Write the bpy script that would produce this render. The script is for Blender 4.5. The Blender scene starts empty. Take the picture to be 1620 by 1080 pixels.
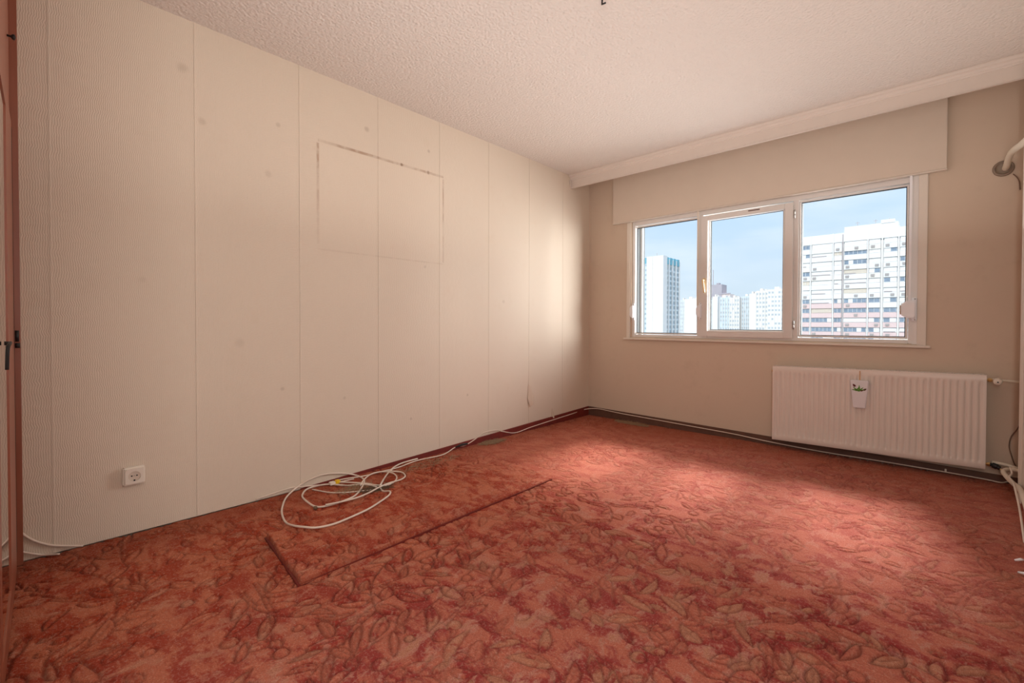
import bpy, bmesh, math, random
import numpy as np
from mathutils import Vector, Matrix
random.seed(7); RNG = np.random.RandomState(11)
scene = bpy.context.scene
COL = scene.collection
PI = math.pi

# ------------------------------------------------------------------ camera
F_PX, YAW, PITCH, ROLL = 718.156, 0.7423, -0.0139, 0.0026
CAM_Z = 1.0089
XL, YW, H = -2.830, 4.215, 2.55            # left wall, window wall, ceiling
XR, YB = 0.42, -1.35                       # right wall, wall behind the camera
fw = Vector((-math.sin(YAW)*math.cos(PITCH), math.cos(YAW)*math.cos(PITCH), math.sin(PITCH)))
rt = Vector((math.cos(YAW), math.sin(YAW), 0)); up = rt.cross(fw)
rt2 = rt*math.cos(ROLL) + up*math.sin(ROLL); up2 = -rt*math.sin(ROLL) + up*math.cos(ROLL)
cd = bpy.data.cameras.new('camera'); cam = bpy.data.objects.new('camera', cd); COL.objects.link(cam)
mw = Matrix.Identity(4)
for i in range(3):
    mw[i][0] = rt2[i]; mw[i][1] = up2[i]; mw[i][2] = -fw[i]
mw[2][3] = CAM_Z
cam.matrix_world = mw
cd.sensor_width = 36; cd.lens = F_PX/1620*36
cd.shift_x = -12.497/1620; cd.shift_y = -18.835/1620
cd.clip_start = 0.02; cd.clip_end = 5000
scene.camera = cam

# ------------------------------------------------------------------ colour management
vs = scene.view_settings
scene.display_settings.display_device = 'sRGB'
vs.view_transform = 'Standard'; vs.look = 'None'; vs.gamma = 1; vs.use_curve_mapping = False
vs.exposure = 0.16

# ------------------------------------------------------------------ world: hazy blue sky with thin cloud
world = bpy.data.worlds.new('sky'); scene.world = world; world.use_nodes = True
wt = world.node_tree; wt.nodes.clear()
def wn(t): return wt.nodes.new(t)
tc = wn('ShaderNodeTexCoord'); sx = wn('ShaderNodeSeparateXYZ'); wt.links.new(tc.outputs['Generated'], sx.inputs[0])
ramp = wn('ShaderNodeValToRGB'); wt.links.new(sx.outputs['Z'], ramp.inputs[0])
cr = ramp.color_ramp
cr.elements[0].position = 0.0; cr.elements[0].color = (0.60, 0.69, 0.76, 1)
cr.elements[1].position = 1.0; cr.elements[1].color = (0.20, 0.36, 0.66, 1)
for ps, c in ((0.10, (0.60, 0.72, 0.83, 1)), (0.22, (0.50, 0.67, 0.87, 1)), (0.45, (0.34, 0.54, 0.80, 1))):
    e = cr.elements.new(ps); e.color = c
mp = wn('ShaderNodeMapping'); mp.inputs['Scale'].default_value = (2.2, 2.2, 9.0)
wt.links.new(tc.outputs['Generated'], mp.inputs[0])
nz = wn('ShaderNodeTexNoise'); nz.inputs['Scale'].default_value = 2.0; nz.inputs['Detail'].default_value = 6
wt.links.new(mp.outputs[0], nz.inputs['Vector'])
mr = wn('ShaderNodeMapRange'); mr.inputs[1].default_value = 0.42; mr.inputs[2].default_value = 0.75
mr.inputs[4].default_value = 0.55
wt.links.new(nz.outputs[0], mr.inputs[0])
mx = wn('ShaderNodeMix'); mx.data_type = 'RGBA'
wt.links.new(mr.outputs[0], mx.inputs[0]); wt.links.new(ramp.outputs[0], mx.inputs[6])
mx.inputs[7].default_value = (0.78, 0.84, 0.90, 1)
bg = wn('ShaderNodeBackground'); bg.inputs[1].default_value = 1.15
wt.links.new(mx.outputs[2], bg.inputs[0])
wo = wn('ShaderNodeOutputWorld'); wt.links.new(bg.outputs[0], wo.inputs[0])

# ------------------------------------------------------------------ suns and large lamps
def sun(name, d, strength, angle, col=(1, 1, 1)):
    l = bpy.data.lights.new(name, 'SUN'); l.energy = strength; l.angle = math.radians(angle); l.color = col
    o = bpy.data.objects.new(name, l); COL.objects.link(o)
    o.rotation_euler = Vector(d).normalized().to_track_quat('-Z', 'Y').to_euler(); o.location = (0, 0, 60)
    return o
def area(name, loc, d, sx_, sy_, power, col=(1, 1, 1)):
    l = bpy.data.lights.new(name, 'AREA'); l.shape = 'RECTANGLE'; l.size = sx_; l.size_y = sy_; l.energy = power; l.color = col
    o = bpy.data.objects.new(name, l); COL.objects.link(o); o.location = loc
    o.rotation_euler = Vector(d).normalized().to_track_quat('-Z', 'Y').to_euler()
    return o
sun('sun_light', (-0.05, 0.9, -0.75), 2.6, 3, (1.0, 0.97, 0.93))                # lights the towers, from behind the room
sun('carpet_patch_sun', (0.10, -1.0, -0.93), 6.5, 12, (1.0, 0.95, 0.95))       # second sun, added to throw the soft patch on the carpet
area('outside_fill', (0.45, 6.1, 1.75), (-1.0, 0.0, 0.0), 2.6, 3.0, 400, (1.0, 0.99, 0.97))  # unseen lamp added beyond the window to rake light over carpet and walls
area('wall_glow_fill', (4.3, 7.0, 1.70), (-0.89, -0.45, -0.03), 2.8, 2.2, 420, (1.0, 0.99, 0.96))   # unseen lamp added outside for the glow on the long wall
area('camera_side_fill', (0.24, -0.16, 1.45), (-0.85, 0.6, 0.05), 0.40, 1.7, 31, (1.0, 0.97, 0.93))  # lamp added beside the camera to fill the long wall and floor
area('ceiling_fill', (-1.0, 2.15, 1.55), (0.0, 0.0, 1), 2.7, 3.4, 17, (1.0, 0.98, 0.95))  # lamp added in mid-room to brighten the ceiling, no fixture there

# ------------------------------------------------------------------ node helpers
class NT:
    def __init__(s, name):
        s.m = bpy.data.materials.new(name); s.m.use_nodes = True; s.t = s.m.node_tree; s.t.nodes.clear()
        s.out = s.t.nodes.new('ShaderNodeOutputMaterial'); s.b = s.t.nodes.new('ShaderNodeBsdfPrincipled')
        s.t.links.new(s.b.outputs[0], s.out.inputs[0])
        s.pos = s.t.nodes.new('ShaderNodeNewGeometry').outputs['Position']
        x = s.t.nodes.new('ShaderNodeSeparateXYZ'); s.t.links.new(s.pos, x.inputs[0]); s.xyz = x.outputs
    def put(s, sock, v):
        if isinstance(v, (int, float)): sock.default_value = v
        elif isinstance(v, (tuple, list)): sock.default_value = tuple(v) if len(v) != 3 or sock.type == 'VECTOR' else (*v, 1)
        else: s.t.links.new(v, sock)
    def math(s, op, a, b=0.0, c=0.0, clamp=False):
        n = s.t.nodes.new('ShaderNodeMath'); n.operation = op; n.use_clamp = clamp
        s.put(n.inputs[0], a); s.put(n.inputs[1], b); s.put(n.inputs[2], c); return n.outputs[0]
    def mapr(s, v, a, b, c=0.0, d=1.0):
        n = s.t.nodes.new('ShaderNodeMapRange'); n.interpolation_type = 'SMOOTHSTEP'
        for i, q in enumerate((v, a, b, c, d)): s.put(n.inputs[i], q)
        return n.outputs[0]
    def scale(s, v, sc):
        n = s.t.nodes.new('ShaderNodeMapping'); s.put(n.inputs[0], v); n.inputs['Scale'].default_value = sc; return n.outputs[0]
    def noise(s, v, sc, det=3, rough=0.55, dist=0.0):
        n = s.t.nodes.new('ShaderNodeTexNoise'); s.put(n.inputs['Vector'], v)
        n.inputs['Scale'].default_value = sc; n.inputs['Detail'].default_value = det
        n.inputs['Roughness'].default_value = rough; n.inputs['Distortion'].default_value = dist; return n.outputs[0]
    def mix(s, f, a, b, mode='MIX'):
        n = s.t.nodes.new('ShaderNodeMix'); n.data_type = 'RGBA'; n.blend_type = mode
        s.put(n.inputs[0], f); s.put(n.inputs[6], a); s.put(n.inputs[7], b); return n.outputs[2]
    def bump(s, h, strength=0.3, dist=0.002):
        n = s.t.nodes.new('ShaderNodeBump'); n.inputs['Strength'].default_value = strength
        n.inputs['Distance'].default_value = dist; s.put(n.inputs['Height'], h)
        s.t.links.new(n.outputs[0], s.b.inputs['Normal'])
    def base(s, c): s.put(s.b.inputs['Base Color'], c)
    def set(s, **k):
        for a, v in k.items(): s.put(s.b.inputs[a.replace('_', ' ')], v)
        return s
def simple(name, c, rough=0.5, metal=0.0, var=0.06, sc=8.0, bump=0.0, bsc=200.0, spec=0.4):
    n = NT(name); f = n.noise(n.pos, sc, 4)
    n.base(n.mix(f, tuple(q*(1-var) for q in c), tuple(min(1, q*(1+var)) for q in c)))
    n.set(Roughness=rough, Metallic=metal); n.b.inputs['Specular IOR Level'].default_value = spec
    if bump: n.bump(n.noise(n.pos, bsc, 2), bump, 0.001)
    return n.m

M = {}
# wallpaper with fine wavy vertical ribs, a stain outline of a removed panel and scattered spots
def wallpaper(name, base, mark):
    n = NT(name); x, y, z = n.xyz
    big = n.noise(n.pos, 1.3, 4); sm = n.noise(n.pos, 9, 4)
    col = n.mix(big, tuple(q*0.95 for q in base), tuple(q*1.04 for q in base))
    col = n.mix(n.mapr(sm, 0.55, 0.9, 0, 0.25), col, tuple(q*w for q, w in zip(base, (0.9, 0.82, 0.74))))
    if mark:
        # rust-brown outline left by a panel once fixed to the wall
        wob = n.noise(n.pos, 14, 3); br = n.noise(n.pos, 5, 3)
        def line(c, v, w, other, lo, hi):
            d = n.math('ABSOLUTE', n.math('SUBTRACT', c, v))
            a = n.mapr(d, w*0.35, w, 1, 0)
            b = n.math('MULTIPLY', n.mapr(other, lo-0.004, lo, 0, 1), n.mapr(other, hi, hi+0.004, 1, 0))
            return n.math('MULTIPLY', a, b)
        top = n.math('MULTIPLY', line(z, 2.139, 0.013, y, 1.235, 2.2), n.mapr(br, 0.35, 0.6, 0.35, 1))
        lef = n.math('MULTIPLY', line(y, 1.232, 0.011, z, 1.50, 2.12), n.mapr(z, 1.5, 2.05, 0.2, 1))
        rig = n.math('MULTIPLY', line(y, 2.200, 0.010, z, 1.48, 2.12), n.mapr(z, 1.55, 2.05, 0.35, 0.8))
        bot = n.math('MULTIPLY', line(z, 1.466, 0.008, y, 1.235, 2.2), 0.22)
        m = n.math('MAXIMUM', n.math('MAXIMUM', top, lef), n.math('MAXIMUM', rig, bot))
        m = n.math('MULTIPLY', m, n.mapr(wob, 0.38, 0.6, 0.25, 0.72))
        col = n.mix(m, col, (0.34, 0.20, 0.12))
        inside = n.math('MULTIPLY', n.math('MULTIPLY', n.mapr(y, 1.235, 1.25), n.mapr(y, 2.19, 2.2, 1, 0)),
                        n.math('MULTIPLY', n.mapr(z, 1.47, 1.6), n.mapr(z, 2.12, 2.135, 1, 0)))
        col = n.mix(n.math('MULTIPLY', inside, 0.25), col, tuple(min(1, q*1.12) for q in base))
        for (sy, sz, r, s_) in ((1.56, 2.307, .02, .35), (2.064, 2.30, .016, .35), (1.004, 2.157, .016, .3), (.385, 1.215, .02, .12),
                                (.633, 2.055, .02, .25), (1.906, .307, .012, .3), (1.40, .52, .012, .25), (2.45, .42, .012, .3),
                                (.95, 1.86, .02, .2), (1.83, 2.14, .012, .9), (2.06, 2.14, .014, .7), (1.02, .62, .012, .3), (.55, 2.3, .03, .25),
                                (2.03, 1.43, .014, .25), (2.87, 1.2, .02, .2), (.8, .9, .03, .15)):
            dv = n.t.nodes.new('ShaderNodeVectorMath'); dv.operation = 'DISTANCE'
            n.put(dv.inputs[0], n.pos); dv.inputs[1].default_value = (XL, sy, sz)
            dd = n.math('ADD', dv.outputs['Value'], n.math('MULTIPLY', n.math('SUBTRACT', wob, 0.5), r))
            col = n.mix(n.mapr(dd, r*0.3, r*1.2, s_, 0), col, (0.26, 0.17, 0.11))
    n.base(col); n.set(Roughness=0.62); n.b.inputs['Specular IOR Level'].default_value = 0.35
    # ribs
    h = n.math('ADD', y, x) if mark is None else y
    warp = n.math('MULTIPLY', n.noise(n.scale(n.pos, (5, 5, 16)), 1.6, 2), 0.022)
    ph = n.math('MULTIPLY', n.math('ADD', h, warp), 2*PI/0.0075)
    rib = n.math('SINE', ph)
    n.bump(n.math('ADD', rib, n.math('MULTIPLY', n.noise(n.pos, 160, 2), 1.6)), 0.30, 0.0010)
    return n.m
M['paper_long'] = wallpaper('ribbed_wallpaper_stained', (0.670, 0.560, 0.448), True)
def plainpaper():
    n = NT('painted_wallpaper'); f = n.noise(n.pos, 1.1, 4); g = n.noise(n.pos, 7, 5, 0.65)
    b = (0.615, 0.490, 0.378)
    c = n.mix(f, tuple(q*0.94 for q in b), tuple(q*1.05 for q in b))
    c = n.mix(n.mapr(g, 0.52, 0.85, 0, 0.3), c, (0.42, 0.32, 0.23))
    n.base(c); n.set(Roughness=0.7); n.bump(n.noise(n.pos, 240, 3), 0.12, 0.001); return n.m
M['paper_plain'] = plainpaper()
def ceilmat():
    n = NT('popcorn_ceiling_paint'); f = n.noise(n.pos, 0.9, 3)
    c = n.mix(f, (0.71, 0.635, 0.57), (0.77, 0.69, 0.625))
    n.base(c); n.set(Roughness=0.8)
    v = n.t.nodes.new('ShaderNodeTexVoronoi'); n.put(v.inputs['Vector'], n.pos); v.inputs['Scale'].default_value = 75
    v.feature = 'SMOOTH_F1'
    hh = n.math('ADD', n.math('MULTIPLY', v.outputs['Distance'], -1.0), n.math('MULTIPLY', n.noise(n.pos, 60, 4), 0.9))
    n.bump(hh, 0.75, 0.007); return n.m
M['ceiling'] = ceilmat()
def carpetmat():
    n = NT('sculpted_carpet_pile'); x, y, z = n.xyz
    at = n.t.nodes.new('ShaderNodeAttribute'); at.attribute_name = 'tint'; tint = at.outputs['Fac']
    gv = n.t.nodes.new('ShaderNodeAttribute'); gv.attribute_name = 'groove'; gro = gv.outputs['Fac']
    # streaky patches follow the sculpted leaves
    wv = n.t.nodes.new('ShaderNodeTexNoise'); n.put(wv.inputs['Vector'], n.pos); wv.inputs['Scale'].default_value = 5.0
    va = n.t.nodes.new('ShaderNodeVectorMath'); va.operation = 'MULTIPLY_ADD'; n.put(va.inputs[0], wv.outputs['Color'])
    va.inputs[1].default_value = (0.12, 0.12, 0); n.put(va.inputs[2], n.pos); wp = va.outputs[0]
    st = n.noise(n.scale(wp, (1.0, 1.9, 1.0)), 6.5, 7, 0.66)
    st2 = n.noise(n.scale(wp, (1.8, 1.0, 1.0)), 8.5, 7, 0.66)
    big = n.noise(n.pos, 0.9, 3)
    # orange along the long wall, pinker and more wine coloured in the worn middle
    side = n.mapr(n.math('ADD', x, n.math('MULTIPLY', big, 0.8)), -1.9, -0.5)
    s = n.math('ADD', st, n.math('MULTIPLY', tint, 0.09))
    s2 = n.math('ADD', st2, n.math('MULTIPLY', tint, -0.12))
    warm = n.mix(n.mapr(s, 0.44, 0.57), (0.40, 0.045, 0.010), (0.58, 0.165, 0.078))
    warm = n.mix(n.mapr(s2, 0.54, 0.70, 0, 0.7), warm, (0.62, 0.28, 0.17))
    pink = n.mix(n.mapr(s, 0.42, 0.55), (0.34, 0.038, 0.038), (0.56, 0.165, 0.105))
    pink = n.mix(n.mapr(s2, 0.52, 0.62, 0, 0.85), pink, (0.62, 0.30, 0.26))
    pink = n.mix(n.mapr(n.math('SUBTRACT', s2, n.math('MULTIPLY', tint, 0.09)), 0.52, 0.66, 0, 0.8), pink, (0.54, 0.23, 0.125))
    c = n.mix(side, warm, pink)
    # window light painted into the pile: paler pink in front of the window
    window_glow = n.mapr(n.math('ADD', y, n.math('MULTIPLY', big, 0.5)), 2.15, 2.75)
    c = n.mix(n.math('MULTIPLY', window_glow, 0.5), c, (0.60, 0.195, 0.130))
    # darker red-brown towards the long wall and the window wall
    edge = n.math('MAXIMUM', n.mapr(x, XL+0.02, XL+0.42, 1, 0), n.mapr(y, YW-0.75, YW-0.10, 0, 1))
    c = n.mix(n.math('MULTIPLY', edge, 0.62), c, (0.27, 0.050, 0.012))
    fib = n.noise(n.pos, 260, 3, 0.75); fib2 = n.noise(n.pos, 110, 4, 0.75)
    c = n.mix(n.mapr(fib, 0.38, 0.58, 0.42, 0), c, (0.24, 0.030, 0.012))
    c = n.mix(n.mapr(fib2, 0.5, 0.66, 0, 0.30), c, (0.74, 0.46, 0.34))
    c = n.mix(n.math('MULTIPLY', gro, 0.62), c, (0.12, 0.012, 0.006))      # shade painted into the carved lines so the relief reads
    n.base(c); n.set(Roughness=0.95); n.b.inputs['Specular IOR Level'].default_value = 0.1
    n.b.inputs['Sheen Weight'].default_value = 0.12; n.b.inputs['Sheen Roughness'].default_value = 0.5
    n.b.inputs['Sheen Tint'].default_value = (1.0, 0.62, 0.5, 1)
    n.bump(n.math('ADD', fib, n.math('MULTIPLY', fib2, 1.5)), 0.8, 0.006); return n.m
M['carpet'] = carpetmat()
M['white_gloss'] = simple('white_upvc', (0.74, 0.70, 0.66), 0.3, var=0.03)
M['white_trim'] = simple('cream_painted_timber', (0.73, 0.65, 0.56), 0.4, var=0.04)
M['valance'] = simple('beige_shutter_box_paint', (0.66, 0.555, 0.455), 0.5, var=0.03)
M['fascia'] = simple('cream_pelmet_paint', (0.70, 0.61, 0.54), 0.5, var=0.03)
M['gasket'] = simple('dark_rubber_seal', (0.03, 0.03, 0.03), 0.6)
M['render_grey'] = simple('pale_grey_render', (0.10, 0.102, 0.10), 0.8)
M['radiator'] = simple('cream_radiator_enamel', (0.74, 0.65, 0.58), 0.35, var=0.02)
M['dark_gap'] = simple('dark_recess', (0.04, 0.03, 0.025), 0.8)
M['base_brown'] = simple('worn_brown_skirting', (0.12, 0.055, 0.035), 0.6, var=0.4, sc=14)
M['base_red'] = simple('dark_red_skirting', (0.16, 0.018, 0.012), 0.6, var=0.4, sc=14)
M['brass'] = simple('aged_brass', (0.75, 0.56, 0.26), 0.3, 1.0)
M['gold_plastic'] = simple('gilded_handle', (0.80, 0.60, 0.34), 0.35, 0.3)
M['steel'] = simple('dull_steel', (0.4, 0.38, 0.36), 0.4, 0.9)
M['black'] = simple('black_plastic', (0.012, 0.010, 0.010), 0.4)
M['cable'] = simple('white_cable_jacket', (0.72, 0.60, 0.50), 0.45, var=0.08)
M['cable_brown'] = simple('thin_brown_wire', (0.20, 0.12, 0.08), 0.5)
M['plastic'] = simple('cream_plastic', (0.76, 0.68, 0.58), 0.35, var=0.03)
M['plastic_white'] = simple('white_plastic', (0.86, 0.86, 0.88), 0.35, var=0.02)
M['amber'] = simple('yellowed_plastic', (0.70, 0.48, 0.25), 0.4)
M['pipe'] = simple('cream_pipe_paint', (0.70, 0.62, 0.50), 0.4, var=0.08)
M['insul'] = simple('cream_ribbed_hose', (0.70, 0.60, 0.48), 0.6, var=0.1)
M['ceramic'] = simple('white_ceramic', (0.74, 0.72, 0.74), 0.25, var=0.02)
M['green'] = simple('painted_green_leaf', (0.10, 0.30, 0.03), 0.4)
M['tulip'] = simple('painted_dark_red_tulip', (0.12, 0.02, 0.02), 0.4)
M['tape'] = simple('tan_tape', (0.60, 0.36, 0.20), 0.6)
M['straw'] = simple('grey_tan_frayed_fibre', (0.36, 0.24, 0.14), 0.9, var=0.4, sc=60)
M['straw_dark'] = simple('dark_frayed_fibre', (0.16, 0.10, 0.06), 0.9, var=0.4, sc=60)
M['yellow'] = simple('yellow_tag_plastic', (0.80, 0.50, 0.02), 0.4)
M['wire_red'] = simple('red_copper_wire', (0.28, 0.05, 0.03), 0.5)
M['ring'] = simple('grey_pipe_collar', (0.26, 0.20, 0.15), 0.45, 0.3)
M['wall_core'] = simple('plaster', (0.58, 0.48, 0.38), 0.8)
def wood():
    n = NT('reddish_varnished_wood'); g = n.noise(n.scale(n.pos, (30, 30, 2.0)), 1.5, 5, 0.6, 0.5)
    n.base(n.mix(g, (0.26, 0.070, 0.035), (0.38, 0.125, 0.070))); n.set(Roughness=0.38)
    n.bump(g, 0.1, 0.001); return n.m
M['wood'] = wood()
n = NT('mirror_silver'); n.base((0.86, 0.86, 0.84)); n.set(Metallic=1.0, Roughness=0.015); M['mirror'] = n.m
n = NT('window_pane'); tr_ = n.t.nodes.new('ShaderNodeBsdfTransparent'); tr_.inputs[0].default_value = (0.95, 0.97, 0.98, 1)
gl_ = n.t.nodes.new('ShaderNodeBsdfGlossy'); gl_.inputs['Roughness'].default_value = 0.0
fr_ = n.t.nodes.new('ShaderNodeFresnel'); fr_.inputs['IOR'].default_value = 1.45
ms_ = n.t.nodes.new('ShaderNodeMixShader'); gb_ = n.t.nodes.new('ShaderNodeNewGeometry'); n.t.links.new(n.math('MULTIPLY', fr_.outputs[0], n.math('SUBTRACT', 1.0, gb_.outputs['Backfacing'])), ms_.inputs[0]); n.t.links.new(tr_.outputs[0], ms_.inputs[1])
n.t.links.new(gl_.outputs[0], ms_.inputs[2]); n.t.links.new(ms_.outputs[0], n.out.inputs[0])
M['glass'] = n.m
# exterior
M['t_white'] = simple('tower_white_render', (0.80, 0.79, 0.77), 0.8, var=0.03, sc=0.3)
M['t_cream'] = simple('tower_pale_cream_render', (0.78, 0.74, 0.68), 0.8, var=0.03, sc=0.3)  # cream render colour of its own
M['t_pink'] = simple('tower_pink_spandrel', (0.74, 0.56, 0.53), 0.8, var=0.04, sc=0.3)
M['t_palepink'] = simple('tower_pale_pink_render', (0.78, 0.66, 0.62), 0.8, var=0.04, sc=0.3)
M['t_dark'] = simple('tower_dark_grey', (0.42, 0.37, 0.36), 0.8)  # dark grey for joints, aerials and gaps
M['t_glass'] = simple('tower_window_glass', (0.24, 0.30, 0.37), 0.25, var=0.5, sc=0.9)
M['t_shutter'] = simple('tower_beige_shutter', (0.66, 0.58, 0.48), 0.7, var=0.08, sc=0.5)
M['t_shutterw'] = simple('tower_white_shutter', (0.78, 0.77, 0.75), 0.7, var=0.04, sc=0.5)
M['t_ac'] = simple('grey_air_conditioner', (0.40, 0.36, 0.34), 0.7)
M['t_teal'] = simple('tower_teal_parapet', (0.16, 0.42, 0.52), 0.7, var=0.1, sc=0.4)
M['t_bluewin'] = simple('tower_bluish_window', (0.34, 0.44, 0.50), 0.4, var=0.4, sc=0.4)
M['t_bluewall'] = simple('tower_pale_blue_panel', (0.62, 0.70, 0.74), 0.8, var=0.1, sc=0.3)
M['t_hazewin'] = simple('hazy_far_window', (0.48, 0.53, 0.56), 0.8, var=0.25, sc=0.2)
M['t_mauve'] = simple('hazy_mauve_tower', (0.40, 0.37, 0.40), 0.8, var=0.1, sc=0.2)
M['ground'] = simple('pale_ground_far_below', (0.40, 0.40, 0.36), 0.9, var=0.3, sc=0.05)

# ------------------------------------------------------------------ mesh helpers
class MB:
    """collects shapes, then links them as ONE mesh object"""
    def __init__(s): s.v = []; s.f = []; s.mi = []; s.cur = 0
    def _add(s, vs_, fs):
        o = len(s.v); s.v += [tuple(q) for q in vs_]; s.f += [tuple(i+o for i in f) for f in fs]; s.mi += [s.cur]*len(fs); return s
    def box(s, x0, y0, z0, x1, y1, z1):
        v = [(x0,y0,z0),(x1,y0,z0),(x1,y1,z0),(x0,y1,z0),(x0,y0,z1),(x1,y0,z1),(x1,y1,z1),(x0,y1,z1)]
        return s._add(v, [(0,3,2,1),(4,5,6,7),(0,1,5,4),(1,2,6,5),(2,3,7,6),(3,0,4,7)])
    def hexa(s, v): return s._add(v, [(0,3,2,1),(4,5,6,7),(0,1,5,4),(1,2,6,5),(2,3,7,6),(3,0,4,7)])
    def prism(s, pts, a, b, axis):
        """closed 2-D outline pts extruded from a to b along axis"""
        def P(p, t):
            return {'x': (t, p[0], p[1]), 'y': (p[0], t, p[1]), 'z': (p[0], p[1], t)}[axis]
        m = len(pts); v = [P(p, a) for p in pts] + [P(p, b) for p in pts]
        f = [tuple(range(m))[::-1], tuple(range(m, 2*m))] + [(i, (i+1) % m, m+(i+1) % m, m+i) for i in range(m)]
        return s._add(v, f)
    def tube(s, path, r, seg=10, cap=True):
        P = [Vector(p) for p in path]; m = len(P); rr = r if isinstance(r, (list, tuple)) else [r]*m
        t0 = (P[1]-P[0]).normalized(); nrm = t0.orthogonal().normalized(); rings = []
        for i in range(m):
            t = (P[min(i+1, m-1)]-P[max(i-1, 0)]).normalized()
            nrm = (nrm - t*nrm.dot(t)).normalized(); bn = t.cross(nrm)
            rings.append([P[i]+(nrm*math.cos(2*PI*k/seg)+bn*math.sin(2*PI*k/seg))*rr[i] for k in range(seg)])
        v = [q for rg in rings for q in rg]
        f = [(i*seg+k, i*seg+(k+1) % seg, (i+1)*seg+(k+1) % seg, (i+1)*seg+k) for i in range(m-1) for k in range(seg)]
        if cap: f += [tuple(range(seg))[::-1], tuple(range((m-1)*seg, m*seg))]
        return s._add(v, f)
    def lathe(s, prof, origin, axis, seg=24):
        """prof: (radius, distance along axis)"""
        a = Vector(axis).normalized(); n1 = a.orthogonal().normalized(); n2 = a.cross(n1); o = Vector(origin)
        v = []; m = len(prof)
        for r, h in prof:
            for k in range(seg):
                v.append(o + a*h + (n1*math.cos(2*PI*k/seg)+n2*math.sin(2*PI*k/seg))*max(r, 1e-5))
        f = [(i*seg+k, i*seg+(k+1) % seg, (i+1)*seg+(k+1) % seg, (i+1)*seg+k) for i in range(m-1) for k in range(seg)]
        f += [tuple(range(seg))[::-1], tuple(range((m-1)*seg, m*seg))]
        return s._add(v, f)
    def build(s, name, mat, parent=None, bevel=0.0, smooth=False, kind=None, bseg=2):
        me = bpy.data.meshes.new(name); me.from_pydata(s.v, [], s.f)
        mats = mat if isinstance(mat, (list, tuple)) else [mat]
        for q in mats: me.materials.append(M[q])
        if len(mats) > 1: me.polygons.foreach_set('material_index', s.mi)
        bm = bmesh.new(); bm.from_mesh(me); bmesh.ops.recalc_face_normals(bm, faces=bm.faces)
        if bevel: bmesh.ops.bevel(bm, geom=[e for e in bm.edges if len(e.link_faces) == 2 and e.calc_face_angle(0) > 0.6], offset=bevel, segments=bseg, affect='EDGES', clamp_overlap=True)
        bm.to_mesh(me); bm.free()
        if smooth: me.polygons.foreach_set('use_smooth', [True]*len(me.polygons))
        me.update()
        o = bpy.data.objects.new(name, me); COL.objects.link(o)
        if parent: o.parent = parent; o.matrix_parent_inverse = parent.matrix_basis.inverted()
        if kind: o['kind'] = kind
        return o
def tag(o, label=None, cat=None, group=None, kind=None):
    if label: o['label'] = label
    if cat: o['category'] = cat
    if group: o['group'] = group
    if kind: o['kind'] = kind
    return o
def empty(name, loc=(0, 0, 0)):
    o = bpy.data.objects.new(name, None); COL.objects.link(o); o.location = loc; o.empty_display_size = 0.1; return o
def catmull(P, per=8):
    P = [Vector(p) for p in P]; Q = [P[0]*2-P[1]] + P + [P[-1]*2-P[-2]]; out = []
    for i in range(1, len(Q)-2):
        for k in range(per):
            t = k/per
            out.append(0.5*((2*Q[i]) + (-Q[i-1]+Q[i+1])*t + (2*Q[i-1]-5*Q[i]+4*Q[i+1]-Q[i+2])*t*t + (-Q[i-1]+3*Q[i]-3*Q[i+1]+Q[i+2])*t**3))
    out.append(P[-1]); return out

# ================================================================== SETTING
# ---- carpet relief: leaves, berries and stems carved into the pile
STEP = 0.005
GX0, GY0, GX1, GY1 = XL, -0.62, XR, YW
NX = int((GX1-GX0)/STEP)+1; NY = int((GY1-GY0)/STEP)+1
gx = np.linspace(GX0, GX1, NX); gy = np.linspace(GY0, GY1, NY)
dx_, dy_ = gx[1]-gx[0], gy[1]-gy[0]
groove = np.zeros((NY, NX), np.float32); tint = np.zeros((NY, NX), np.float32); puff = np.zeros((NY, NX), np.float32); occ = np.zeros((NY, NX), bool)
SG = 0.0042
def win(cx, cy, r):
    i0 = max(0, int((cx-r-GX0)/dx_)); i1 = min(NX, int((cx+r-GX0)/dx_)+2)
    j0 = max(0, int((cy-r-GY0)/dy_)); j1 = min(NY, int((cy+r-GY0)/dy_)+2)
    if i0 >= i1 or j0 >= j1: return None
    X, Y = np.meshgrid(gx[i0:i1], gy[j0:j1]); return (slice(j0, j1), slice(i0, i1)), X, Y
def put_groove(sl, d, amp=1.0):
    groove[sl] = np.maximum(groove[sl], amp*np.exp(-(d/SG)**2))
def leaf(cx, cy, ang, L, W, tv, bend=0.0, rib=True):
    w = win(cx+math.cos(ang)*L/2, cy+math.sin(ang)*L/2, L*0.65+0.02)
    if w is None: return
    sl, X, Y = w
    u = (X-cx)*math.cos(ang)+(Y-cy)*math.sin(ang); v = -(X-cx)*math.sin(ang)+(Y-cy)*math.cos(ang)
    t = np.clip(u/L, 0, 1); v = v - bend*L*np.sin(PI*t)
    Wd = W*np.sin(PI*t**0.8)**0.85
    inside = (u > 0) & (u < L) & (np.abs(v) < Wd)
    if (occ[sl] & inside).sum() > 0.18*inside.sum()+1: return
    occ[sl] |= (u > -.006) & (u < L+.006) & (np.abs(v) < Wd+.007)
    # clear what lies under the leaf, so outlines do not cross it
    groove[sl] = np.where(inside, groove[sl]*0.15, groove[sl])
    d = np.abs(np.abs(v)-Wd)*0.9 + np.maximum(0, -u) + np.maximum(0, u-L)
    put_groove(sl, d)
    if rib: put_groove(sl, np.abs(v) + np.maximum(0, 0.12*L-u) + np.maximum(0, u-0.72*L), 0.6)
    tint[sl] = np.where(inside, tv, tint[sl])
    puff[sl] = np.where(inside, np.clip((Wd-np.abs(v))/max(W, 1e-3), 0, 1), puff[sl])
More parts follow.
